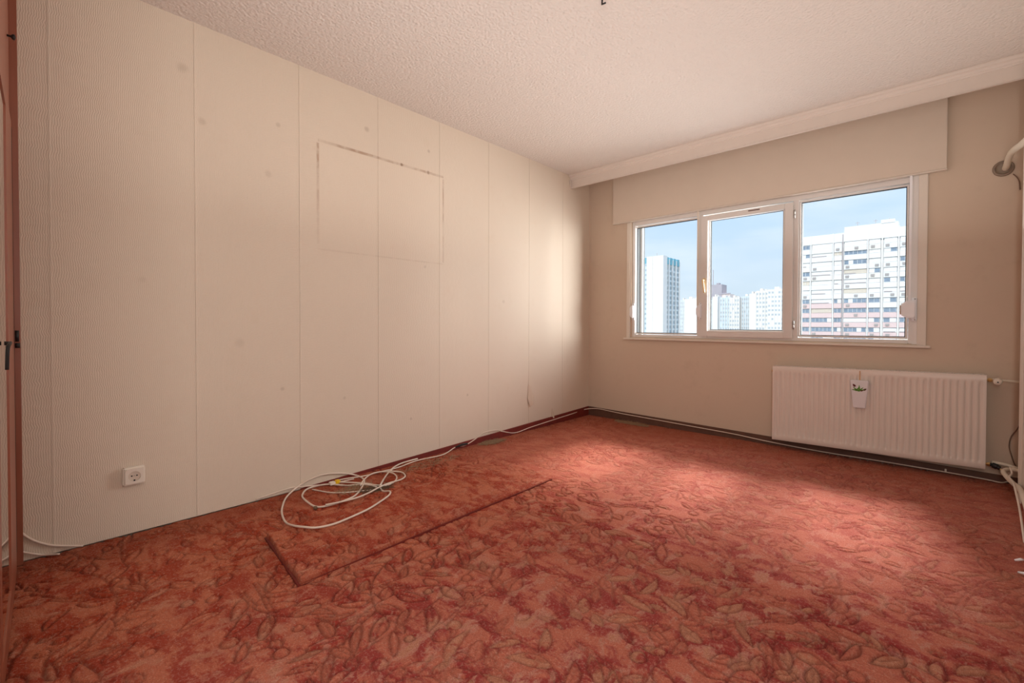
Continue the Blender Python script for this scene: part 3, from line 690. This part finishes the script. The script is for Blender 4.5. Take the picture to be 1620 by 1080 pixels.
# ================================================================== WARDROBE WITH MIRROR DOOR (seen edge-on at the left)
wd = empty('wardrobe', (-2.0, -.3, 0)); tag(wd, 'reddish wooden wardrobe with mirrored door seen edge-on at the left', 'wardrobe')
MB().box(XL+.002, -.62, .0, -2.790, -.0128, H-.002).build('side_post', 'wood', wd, bevel=.001)
MB().box(-.80, -.62, .0, -.775, -.052, H-.002).build('side_post', 'wood', wd, bevel=.001)
MB().box(-2.788, -.62, .004, -.802, -.60, H-.004).build('back_panel', 'wood', wd)
MB().box(-2.788, -.60, .0, -.802, -.075, .06).build('plinth', 'wood', wd, bevel=.001)
MB().box(-2.788, -.60, 1.800, -.802, -.072, 1.822).build('middle_shelf', 'wood', wd, bevel=.001)
SL = .01875
def dy(x): return -.0303-SL*(x+2.70)
def dpan(x0, x1, z0, z1, off=0.0, th=.020):
    a, b = dy(x0)+off, dy(x1)+off
    return [(x0, a-th, z0), (x1, b-th, z0), (x1, b, z0), (x0, a, z0), (x0, a-th, z1), (x1, b-th, z1), (x1, b, z1), (x0, a, z1)]
def mdoor(x0, x1, hinge_side):
    d = MB(); sw = .40 if hinge_side else .08
    m = MB(); m.hexa(dpan(x0, x1, .012, .10)).hexa(dpan(x0, x1, 1.735, 1.798)).hexa(dpan(x0, x0+sw, .10, 1.735)).hexa(dpan(x1-.08, x1, .10, 1.735))
    d = m.build('door', 'wood', wd)
    MB().hexa(dpan(x0+sw, x1-.08, .10, 1.735, -.003, .005)).build('mirror', 'mirror', d)
    return d
d1 = mdoor(-2.700, -1.745, True)
MB().hexa([(-2.788, -.040, .06), (-2.704, -.045, .06), (-2.704, -.036, .06), (-2.788, -.030, .06), (-2.788, -.040, 1.8), (-2.704, -.045, 1.8), (-2.704, -.036, 1.8), (-2.788, -.030, 1.8)]).build('gap_filler', 'dark_gap', wd)
d2 = mdoor(-1.735, -.810, False)
m = MB().tube([(-2.702, -.022, .930), (-2.702, -.022, .975)], .006, 10).tube([(-2.702, -.021, .905), (-2.702, -.021, .925)], .0075, 10); m.build('hinge', 'black', d1, smooth=True)
m = MB(); xh = -2.05; m.tube([(xh, dy(xh), .945), (xh, dy(xh)+.013, .945)], .006, 10).tube(catmull([(xh-.02, dy(xh)+.012, .946), (xh+.03, dy(xh)+.012, .945), (xh+.06, dy(xh)+.008, .93), (xh+.06, dy(xh)+.006, .87)]), .0045, 10)
m.build('handle', 'black', d1, smooth=True)
for (x0, x1) in ((-2.750, -1.745), (-1.735, -.810)):
    m = MB().hexa(dpan(x0, x1, 1.830, 2.535, -.006)); u = m.build('upper_door', 'wood', wd, bevel=.002)
    kx = -2.62 if x0 < -2.5 else -1.6
    MB().lathe([(0, 0), (.004, 0), (.004, .010), (.010, .014), (.011, .020), (0, .024)], (kx, dy(kx)-.006, 2.10), (0, 1, 0), 14).build('knob', 'black', u, smooth=True)

# ================================================================== CEILING LAMP STUB
ls = empty('lamp_terminal', (-1.136, 1.809, H)); tag(ls, 'bare black terminal block and wires where a ceiling lamp was removed', 'lamp fitting')
sxx, syy = -1.136, 1.809
MB().lathe([(0, 0), (.010, 0), (.009, .006), (0, .007)], (sxx, syy, H), (0, 0, -1), 14).build('ceiling_hole_ring', 'dark_gap', ls)
MB().tube(catmull([(sxx, syy, H-.004), (sxx+.012, syy-.004, H-.020), (sxx+.008, syy-.002, H-.042)]), .0035, 8).build('wire', 'wire_red', ls, smooth=True)
MB().tube(catmull([(sxx, syy, H-.004), (sxx-.012, syy+.004, H-.022), (sxx-.008, syy, H-.045)]), .0035, 8).build('wire', 'black', ls, smooth=True)
MB().box(sxx-.022, syy-.008, H-.050, sxx-.002, syy+.008, H-.034).box(sxx+.002, syy-.008, H-.056, sxx+.018, syy+.008, H-.042).build('terminal_block', 'black', ls, bevel=.002)
MB().tube([(sxx-.014, syy, H-.05), (sxx-.016, syy, H-.072), (sxx+.004, syy, H-.074)], .004, 8).build('bent_hook', 'black', ls, smooth=True)
MB().tube([(sxx+.008, syy-.006, H-.014), (sxx+.020, syy-.008, H-.020)], .008, 10).build('red_cap', 'wire_red', ls, smooth=True)

# ================================================================== CARPET OFFCUT
A, B, C_, D = Vector((-2.300, .752)), Vector((-1.790, .700)), Vector((-1.815, 2.285)), Vector((-2.345, 2.35))
nu_, nv_ = 105, 310
S, T = np.meshgrid(np.linspace(0, 1, nu_), np.linspace(0, 1, nv_))
P = lambda k: (A[k]*(1-S)*(1-T)+B[k]*S*(1-T)+C_[k]*S*T+D[k]*(1-S)*T)
RXg, RYg = P(0), P(1)
RYg = RYg + .004*np.sin(S*9)*(1-T); RXg = RXg + .003*np.sin(T*7+1)
ii = np.clip(((RXg+.9-GX0)/dx_).astype(int), 0, NX-1); jj = np.clip(((RYg+1.3-GY0)/dy_).astype(int), 0, NY-1)
ed = np.minimum(np.minimum(S*.52, (1-S)*.52), np.minimum(T*1.58, (1-T)*1.58))
hgt = .021 - .005*T
RZ = hgt*np.clip(ed/.006, 0, 1)**.5 + np.clip(ed/.012, 0, 1)*(Zg[jj, ii]-.001) - .004*(1-np.clip(ed/.006, 0, 1))
# rolled corner near the camera
corner = np.exp(-(((S-1)*.5)**2+(T*1.58)**2)/.006**1.15)
RZ = RZ + .004*np.exp(-((T*1.58)/.05)**2)
rug = bpy.data.objects.new('carpet_offcut', grid_mesh('carpet_offcut', RXg, RYg, RZ, tint[jj, ii]*.6, 'carpet', np.maximum((groove*wear_and_glow)[jj, ii]*.8, 1-np.clip(ed/.009, 0, 1)))); COL.objects.link(rug)  # groove tint raised along the rim paints in edge shadow
tag(rug, 'long rectangular offcut of the same rust carpet laid on the carpet', 'rug')

cen = (A+B+C_+D)/4
def grow(p, g): d = p-cen; return p+d.normalized()*g
q4 = [grow(p, .0045) for p in (A, B, C_, D)]
m = MB(); m.hexa([(p.x, p.y, -.004) for p in q4]+[(p.x, p.y, .0065) for p in q4]); m.build('backing_shade', 'base_red', rug)  # dark slab added round the offcut to draw a contact shadow line

# ================================================================== CABLES
CAB = {
  'coil': [[-2.822, 1.955, 0.006], [-2.811, 1.823, 0.006], [-2.755, 1.718, 0.006], [-2.689, 1.631, 0.006], [-2.591, 1.541, 0.006], [-2.484, 1.454, 0.006], [-2.422, 1.435, 0.006], [-2.332, 1.426, 0.006], [-2.279, 1.388, 0.006], [-2.241, 1.306, 0.006], [-2.193, 1.213, 0.006], [-2.161, 1.102, 0.006], [-2.159, 1.012, 0.006], [-2.175, 0.936, 0.006], [-2.22, 0.894, 0.006], [-2.284, 0.871, 0.006], [-2.391, 0.875, 0.006], [-2.502, 0.897, 0.006], [-2.618, 0.941, 0.006], [-2.742, 1.009, 0.006], [-2.822, 1.097, 0.022], [-2.822, 1.163, 0.047], [-2.822, 1.242, 0.059], [-2.822, 1.324, 0.05], [-2.822, 1.41, 0.027], [-2.792, 1.466, 0.006], [-2.668, 1.447, 0.006], [-2.578, 1.387, 0.006], [-2.478, 1.29, 0.006], [-2.435, 1.191, 0.006], [-2.447, 1.1, 0.006], [-2.488, 1.062, 0.006], [-2.583, 1.055, 0.006], [-2.691, 1.075, 0.006], [-2.783, 1.137, 0.006], [-2.796, 1.204, 0.006], [-2.76, 1.268, 0.006], [-2.668, 1.333, 0.006], [-2.597, 1.409, 0.006], [-2.499, 1.44, 0.006]],
  'coil2': [[-2.585, 1.379, 0.006], [-2.661, 1.443, 0.006], [-2.726, 1.527, 0.006], [-2.722, 1.6, 0.006], [-2.657, 1.637, 0.006], [-2.559, 1.615, 0.006], [-2.488, 1.551, 0.006], [-2.474, 1.483, 0.006], [-2.531, 1.44, 0.006], [-2.578, 1.427, 0.006], [-2.653, 1.381, 0.006], [-2.743, 1.314, 0.006]],
  'coil3': [[-2.693, 1.627, 0.006], [-2.639, 1.665, 0.006], [-2.588, 1.678, 0.006], [-2.518, 1.652, 0.006], [-2.483, 1.598, 0.006], [-2.481, 1.517, 0.006], [-2.462, 1.435, 0.006], [-2.423, 1.341, 0.006], [-2.406, 1.252, 0.006], [-2.418, 1.158, 0.006], [-2.435, 1.095, 0.006]],
  'coil4': [[-2.757, 1.161, 0.006], [-2.633, 1.21, 0.006], [-2.559, 1.279, 0.006], [-2.523, 1.341, 0.006], [-2.467, 1.421, 0.006]],
  'runA': [[-2.799, 1.336, 0.006], [-2.786, 1.392, 0.006], [-2.751, 1.492, 0.006], [-2.746, 1.614, 0.006], [-2.741, 1.743, 0.006], [-2.778, 1.924, 0.006], [-2.759, 2.14, 0.006], [-2.822, 2.314, 0.017], [-2.822, 2.413, 0.013], [-2.822, 2.516, 0.04], [-2.822, 2.624, 0.079], [-2.822, 2.774, 0.075], [-2.822, 2.852, 0.05], [-2.822, 3.016, 0.01], [-2.822, 3.235, 0.025], [-2.822, 3.624, 0.044], [-2.822, 3.894, 0.056], [-2.822, 4.128, 0.07], [-2.7, 4.19, 0.084], [-2.543, 4.19, 0.078], [-2.355, 4.19, 0.07], [-2.008, 4.19, 0.062], [-1.635, 4.19, 0.052], [-1.302, 4.19, 0.043], [-1.021, 4.19, 0.026], [-0.647, 4.19, 0.014], [-0.262, 4.19, 0.015], [0.07, 4.19, 0.012], [0.248, 4.19, 0.007], [0.318, 4.18, 0.006], [0.359, 4.19, 0.029]],
  'left1': [[-2.822, -0.019, 0.125], [-2.822, 0.002, 0.096], [-2.822, 0.029, 0.068], [-2.822, 0.067, 0.041], [-2.822, 0.105, 0.024], [-2.819, 0.165, 0.006]],
  'left2': [[-2.822, -0.02, 0.045], [-2.822, 0.011, 0.026], [-2.822, 0.048, 0.006], [-2.787, 0.088, 0.006]],
  'edge': [[-2.822, 0.874, 0.012], [-2.822, 0.923, 0.016], [-2.822, 1.026, 0.025], [-2.822, 1.098, 0.021], [-2.776, 1.269, 0.006], [-2.748, 1.421, 0.006]],
}
def cable(name, pts, r, label, mat='cable', wav=0.0, group=None, per=8):
    P_ = catmull(pts, per)
    o = MB().tube(P_, r, 8).build(name, mat, smooth=True); tag(o, label, 'cable', group); return o
def lift(pts, f):
    return [(p[0], p[1], p[2]+f(i/(len(pts)-1), p)) for i, p in enumerate(pts)]
cl = [(p[0]+(.004 if p[0] < -2.82 else 0), p[1], max(p[2], .006)) for p in CAB['coil']]
over = lambda t, p: (.006*math.sin(t*40)**2 if p[0] > -2.78 else 0) + (.020 if -2.34 < p[0] < -1.75 else 0)
co = cable('coiled_cable', lift(cl, over), .0052, 'thick white cable lying in a large loose coil by the long wall')
rA = [(max(p[0], XL+.011), min(p[1], YW-.019), p[2]+.001) for p in CAB['runA']]
# follow the floor edge at the corner
rc = cable('long_cable', rA, .0040, 'white cable running along the foot of both walls round the corner')
cable('coiled_cable', lift(CAB['coil2'], lambda t, p: .009), .0046, 'white cable forming a small round loop inside the large coil')
cable('coiled_cable', lift(CAB['coil3'], lambda t, p: .014), .0048, 'white cable loop reaching furthest right over the large coil')
cable('coiled_cable', CAB['coil4'], .0038, 'thin cream cable lying straight within the large coil')
e2 = [(max(p[0], XL+.009), p[1], max(p[2], .006)) for p in CAB['edge']]
cable('flat_cable', e2, .0038, 'white cable emerging from under the wallpaper left of the coil')
l1 = [(XL+.008, y_, z_) for (_, y_, z_) in CAB['left1'][:-1]] + [(XL+.022, .168, .006)]
l2 = [(XL+.010, y_, z_) for (_, y_, z_) in CAB['left2'][:-1]] + [(XL+.045, .092, .006)]
cable('bent_cable', l1, .0045, 'upper white cable curving down the wall beside the wardrobe')
cable('bent_cable', l2, .0040, 'lower white cable stub on the floor beside the wardrobe')
t2 = catmull([(-2.486, 1.451, .018), (-2.56, 1.52, .022), (-2.67, 1.62, .012), (-2.74, 1.70, .008)])
o = MB().tube(t2, .0038, 8).build('cable_tail', 'cable', smooth=True); tag(o, 'short cream cable end crossing the coil towards the wall', 'cable')
# clips and connectors
cp = empty('cable_connector', (-2.745, 1.30, .01)); tag(cp, 'white cable connector with yellow tag above the coil', 'connector')
MB().box(-2.765, 1.262, .006, -2.735, 1.296, .024).build('plug', 'plastic', cp, bevel=.003)
MB().box(-2.762, 1.296, .006, -2.732, 1.326, .028).build('tag', 'yellow', cp, bevel=.004)
o = MB().tube([(-2.812, 2.31, .020), (-2.808, 2.37, .030), (-2.806, 2.43, .026)], [.004, .010, .007], 10).build('cable_splice', 'black', smooth=True)
tag(o, 'small dark taped splice on the cable at the foot of the wall', 'splice')
o = MB().lathe([(0, 0), (.009, 0), (.011, .006), (.008, .012), (0, .013)], (-2.462, 1.052, .004), (0, 0, 1), 10).build('cable_clip', 'straw_dark'); tag(o, 'small dark cable clip at the front of the coil', 'clip')
o = MB().box(.052, YW-.028, .010, .062, YW-.016, .034).build('cable_clip', 'plastic', bevel=.002); tag(o, 'white cable clip on the skirting below the radiator', 'clip')

# ---- tufts of frayed backing
def tuft(cx, cy, rx, ry, n__, label, mat='straw', ang=0.0, hz=.02, zoff=0.0):
    m = MB()
    for k in range(n__):
        a = U(0, 2*PI); rr = math.sqrt(U()); px = rr*rx*math.cos(a); py = rr*ry*math.sin(a)
        x = cx+px*math.cos(ang)-py*math.sin(ang); y = cy+px*math.sin(ang)+py*math.cos(ang)
        if x < XL+.012: x = XL+.012+U(0, .01)
        if y > YW-.03: y = YW-.03-U(0, .01)
        b = U(0, 2*PI); L = U(.02, .055); h = U(.002, hz); b2 = b+U(-.9, .9)
        p = [(x, y, .002+zoff), (x+math.cos(b)*L*.5, y+math.sin(b)*L*.5, h+zoff), (x+math.cos(b)*L*.5+math.cos(b2)*L*.5, y+math.sin(b)*L*.5+math.sin(b2)*L*.5, h*.4+.002+zoff)]
        p = [(max(q[0], XL+.006), min(q[1], YW-.014), q[2]) for q in p]
        m.tube(p, .0009, 3, cap=False)
    o = m.build('fibre_tuft', mat); tag(o, label, 'fibre tuft', kind='stuff'); return o
tuft(-2.755, 2.66, .04, .13, 420, 'matted grey tan fibres by the long wall beyond the coil', ang=-.1)
tuft(-2.49, 1.43, .045, .10, 320, 'dark matted fibres tangled in the coiled cable', 'straw_dark', -.2)
tuft(-2.60, 1.36, .06, .12, 160, 'sparse tan fibres under the left half of the coil', ang=.2)
tuft(-2.25, 4.12, .20, .05, 380, 'thin grey tan fibres along the window wall near the corner', ang=-.05)
tuft(-2.66, 1.95, .06, .28, 150, 'loose tan threads on the carpet between coil and corner')
# ---- scraps at the right edge
for k, (x, y, a) in enumerate(((.275, 2.85, .5), (.300, 2.77, .2), (.272, 2.70, -.6))):
    m = MB().tube([(x-.020*math.cos(a), y-.020*math.sin(a), .006), (x, y, .012), (x+.022*math.cos(a+.4), y+.022*math.sin(a+.4), .006)], [.004, .006, .003], 8)
    o = m.build('plastic_scrap', 'plastic_white', smooth=True)
    tag(o, ('white plastic scrap on the carpet at the right edge, farthest from camera', 'white plastic scrap on the carpet at the right edge, middle one', 'white plastic scrap on the carpet at the right edge, nearest to camera')[k], 'scrap', 'scraps at the right edge')

# ================================================================== OUTSIDE
MB().box(-900, 30, -31, 500, 1500, -30).build('ground', 'ground', kind='structure')
GZ = -30
# ---- large apartment block seen through the right-hand pane
bR = empty('apartment_block', (-17, 160, GZ)); tag(bR, 'large white and pink apartment block filling the right pane', 'building')
BY = 160.0
bays = [(-31.5, -28.2, 27.6), (-27.9, -22.6, 27.1), (-22.3, -20.3, 27.0), (-19.9, -14.5, 27.0), (-14.2, -11.5, 27.0), (-10.9, -7.9, 26.8), (-7.5, -4.2, 26.8), (-3.9, 1.5, 26.8), (1.9, 4.0, 26.8), (4.4, 9.8, 26.8)]
MB().box(-31.8, BY+.6, GZ, 10.2, BY+16, 26.3).build('body', 't_white', bR)
MB().box(-31.9, BY+.05, 24.75, 10.3, BY+16.2, 27.35).build('parapet', 't_white', bR)
MB().box(-19.9, BY+.4, 27.35, -7.9, BY+12, 29.0).box(-11.6, BY+.2, 28.9, -8.6, BY+8, 29.8).build('penthouse', 't_white', bR)
m = MB()
for x in (-28.05, -22.45, -20.1, -14.35, -11.2, -7.7, -4.05, 1.7, 4.2): m.box(x-.14, BY-.2, GZ, x+.14, BY+.6, 27.4)
m.build('pilaster', 't_white', bR)
MB().box(-20.26, BY-.30, GZ, -20.02, BY-.02, 26.9).build('joint_line', 't_dark', bR)
for (a, b) in ((-17, -15.5), (-9.9, -8.8), (-12.9, -12.2)): MB().tube([(a, BY+2, 28.9), (a, BY+2, 30.4)], .06, 6).tube([(a-.5, BY+2, 30.1), (a+.5, BY+2, 30.1)], .05, 6).build('roof_aerial', 't_dark', bR)
rr = random.Random(5)
FL = 2.76
rows = [24.9-FL*k for k in range(13)]                       # top of window band on each floor
ci_base = {}
def copymesh(key, fn):
    if key not in ci_base: ci_base[key] = fn()
    return ci_base[key]
for bi, (x0, x1, zt) in enumerate(bays):
    w = x1-x0; narrow = w < 2.5
    for fi, zt_ in enumerate(rows):
        z1 = zt_ - (0 if fi else .25); z0 = z1-1.25
        lower = zt_ < (10.5 if bi <= 3 else 12.5 if bi == 0 else 7.0 if bi in (4, 5, 6) else 9)
        # spandrel below the band
        sp = MB().box(x0+.05, BY-.12, z0-1.45, x1-.05, BY+.6, z0-.06).build('spandrel', 't_pink' if lower else ('t_white' if rr.random() < .8 else 't_cream'), bR)
        typ = rr.random()
        cells = max(2, int(w/1.05)); cw = (w-.3)/cells
        fr = MB().box(x0+.1, BY+.18, z0, x1-.1, BY+.6, z1)
        kind_ = 't_shutterw' if typ < (.14 if lower else .50) else 't_shutter' if typ < (.22 if lower else .62) else 't_glass'
        fo = fr.build('window', kind_, bR)
        if kind_ == 't_glass' or rr.random() < .4:
            pm = MB()
            for c in range(cells+1):
                xx = x0+.12+cw*c; pm.box(xx-.035, BY+.10, z0, xx+.035, BY+.2, z1)
            pm.box(x0+.1, BY+.10, z1-.07, x1-.1, BY+.2, z1).box(x0+.1, BY+.10, z0, x1-.1, BY+.2, z0+.06); pm.build('window_bars', 't_shutterw', fo)
            if rr.random() < .5 and kind_ == 't_glass':
                c = rr.randrange(cells); MB().box(x0+.14+cw*c, BY+.13, z0+.05, x0+.12+cw*(c+rr.choice((1, 1, 2)) if c+2 <= cells else c+1), BY+.19, z1-.05).build('lowered_shutter', 't_shutterw', fo)
        elif rr.random() < .6:
            MB().box(x0+.15, BY+.12, z0+.02, x1-.15-rr.random()*w*.5, BY+.2, z0+.26).build('open_gap', 't_dark', fo)
        if not narrow and rr.random() < .62 or (narrow and rr.random() < .2):
            ax = x0+.35+(rr.random()*.3 if rr.random() < .75 else w*.4)
            a = MB().box(ax, BY-.42, z0-1.0, ax+.85, BY-.12, z0-.42)
            a.build('air_conditioner', 't_ac', bR)
# ---- tower in the left pane
t1 = empty('apartment_tower', (-112, 245, GZ)); tag(t1, 'tall white tower with teal parapet in the left pane', 'building')
MB().box(-120.2, 236, GZ, -110.3, 241, 38.4).build('blank_wall', 't_white', t1)
MB().box(-116.5, 235.6, GZ, -116.35, 236, 38.4).build('wall_joint', 't_cream', t1)
MB().box(-130, 238.5, GZ, -120.2, 258, 37.0).build('left_wing', 't_bluewall', t1)
MB().box(-130.2, 238.2, 35.0, -120.3, 259, 38.3).build('left_parapet', 't_teal', t1)
MB().box(-120.2, 241, GZ, -112.4, 262, 36).build('core', 't_bluewall', t1)
MB().tube([(-116, 240, 38.4), (-116, 240, 40.6)], .12, 6).build('aerial', 't_dark', t1)
m = MB()
for k in range(24):
    z = 33.6-k*2.75
    m.box(-124.2, 238.3, z, -122.6, 238.6, z+1.3).box(-122.2, 238.3, z-.1, -121.2, 238.6, z+1.0).box(-127.8, 238.3, z, -126.2, 238.6, z+1.3)
m.build('wing_windows', 't_bluewin', t1, kind='stuff')
ys0, ys1 = 241.6, 260.5
bw_ = (ys1-ys0)/4
m = MB(); m2 = MB(); m3 = MB(); m4 = MB()
for b in range(4):
    ya = ys0+b*bw_
    m4.box(-112.4, ya+.4, 34.4, -111.2, ya+bw_-1.4, 38.2)
    m3.box(-112.4, ya+bw_-1.2, GZ, -111.2, ya+bw_, 37.2)
    for k in range(24):
        z = 31.4-k*2.75
        m.box(-112.4, ya+.5, z, -111.95, ya+bw_-1.5, z+1.5)
        m2.box(-112.4, ya+.4, z-1.15, -111.7, ya+bw_-1.3, z-.1)
m4.build('teal_cap', 't_teal', t1); m3.build('white_fin', 't_white', t1); m2.build('balcony_fronts', 't_bluewall', t1, kind='stuff'); m.build('side_windows', 't_bluewin', t1, kind='stuff')
# ---- far blocks
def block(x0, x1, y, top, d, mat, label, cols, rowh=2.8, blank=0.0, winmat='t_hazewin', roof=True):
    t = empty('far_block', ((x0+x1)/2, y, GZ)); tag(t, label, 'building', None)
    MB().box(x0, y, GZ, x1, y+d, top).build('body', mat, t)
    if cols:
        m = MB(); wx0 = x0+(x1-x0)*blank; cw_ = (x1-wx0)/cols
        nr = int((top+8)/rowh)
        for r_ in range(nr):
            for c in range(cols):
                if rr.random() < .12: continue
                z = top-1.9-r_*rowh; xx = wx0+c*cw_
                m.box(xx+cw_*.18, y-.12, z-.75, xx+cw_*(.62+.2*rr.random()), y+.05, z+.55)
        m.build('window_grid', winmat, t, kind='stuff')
        f = MB()
        for c in range(cols+1): f.box(wx0+c*cw_-.18, y-.5, GZ, wx0+c*cw_+.18, y, top)
        f.build('fins', 't_white', t)
    if roof:
        f = MB(); f.box(x0+(x1-x0)*.25, y+2, top, x0+(x1-x0)*.45, y+7, top+1.6).box(x0+(x1-x0)*.65, y+3, top, x0+(x1-x0)*.75, y+6, top+1.1)
        f.build('roof_hut', 't_cream', t)
    return t
block(-146, -135.6, 322, 17.2, 12, 't_cream', 'pale far block of small windows right of the tall tower', 7)
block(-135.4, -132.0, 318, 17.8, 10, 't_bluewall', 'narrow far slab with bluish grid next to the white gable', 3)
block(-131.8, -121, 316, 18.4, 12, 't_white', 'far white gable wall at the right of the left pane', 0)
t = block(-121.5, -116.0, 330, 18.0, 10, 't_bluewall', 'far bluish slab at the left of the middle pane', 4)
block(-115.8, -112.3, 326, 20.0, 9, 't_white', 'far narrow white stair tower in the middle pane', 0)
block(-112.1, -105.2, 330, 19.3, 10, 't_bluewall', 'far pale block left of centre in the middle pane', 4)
block(-105.0, -98.6, 328, 19.0, 10, 't_cream', 'far cream block at the centre of the middle pane', 4)
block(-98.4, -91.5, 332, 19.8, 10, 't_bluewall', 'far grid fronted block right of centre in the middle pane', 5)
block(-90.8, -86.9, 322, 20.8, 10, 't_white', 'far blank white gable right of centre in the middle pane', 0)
block(-86.7, -79.5, 322, 22.4, 10, 't_cream', 'far pale block right of the blank gable in the middle pane', 4)
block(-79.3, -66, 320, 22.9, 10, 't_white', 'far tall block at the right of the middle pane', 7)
# the hazy mauve tower with a mast
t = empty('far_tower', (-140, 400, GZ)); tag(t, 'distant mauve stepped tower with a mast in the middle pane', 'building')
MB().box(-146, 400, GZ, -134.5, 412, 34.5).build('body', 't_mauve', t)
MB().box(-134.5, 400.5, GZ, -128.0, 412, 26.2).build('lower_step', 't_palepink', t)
MB().box(-146.5, 399.8, 26.0, -127.6, 400.5, 27.0).build('cornice', 't_mauve', t)
MB().box(-140, 403, 34.5, -137.5, 406, 36).build('roof_hut', 't_mauve', t)
MB().tube([(-142.4, 402, 34.5), (-142.4, 402, 47.5)], .35, 6).build('mast', 't_mauve', t)
m = MB()
for x in (-132.5, -130.2): m.box(x, 400.2, 23.3, x+1.1, 400.6, 25.0)
m.build('dark_windows', 't_dark', t)
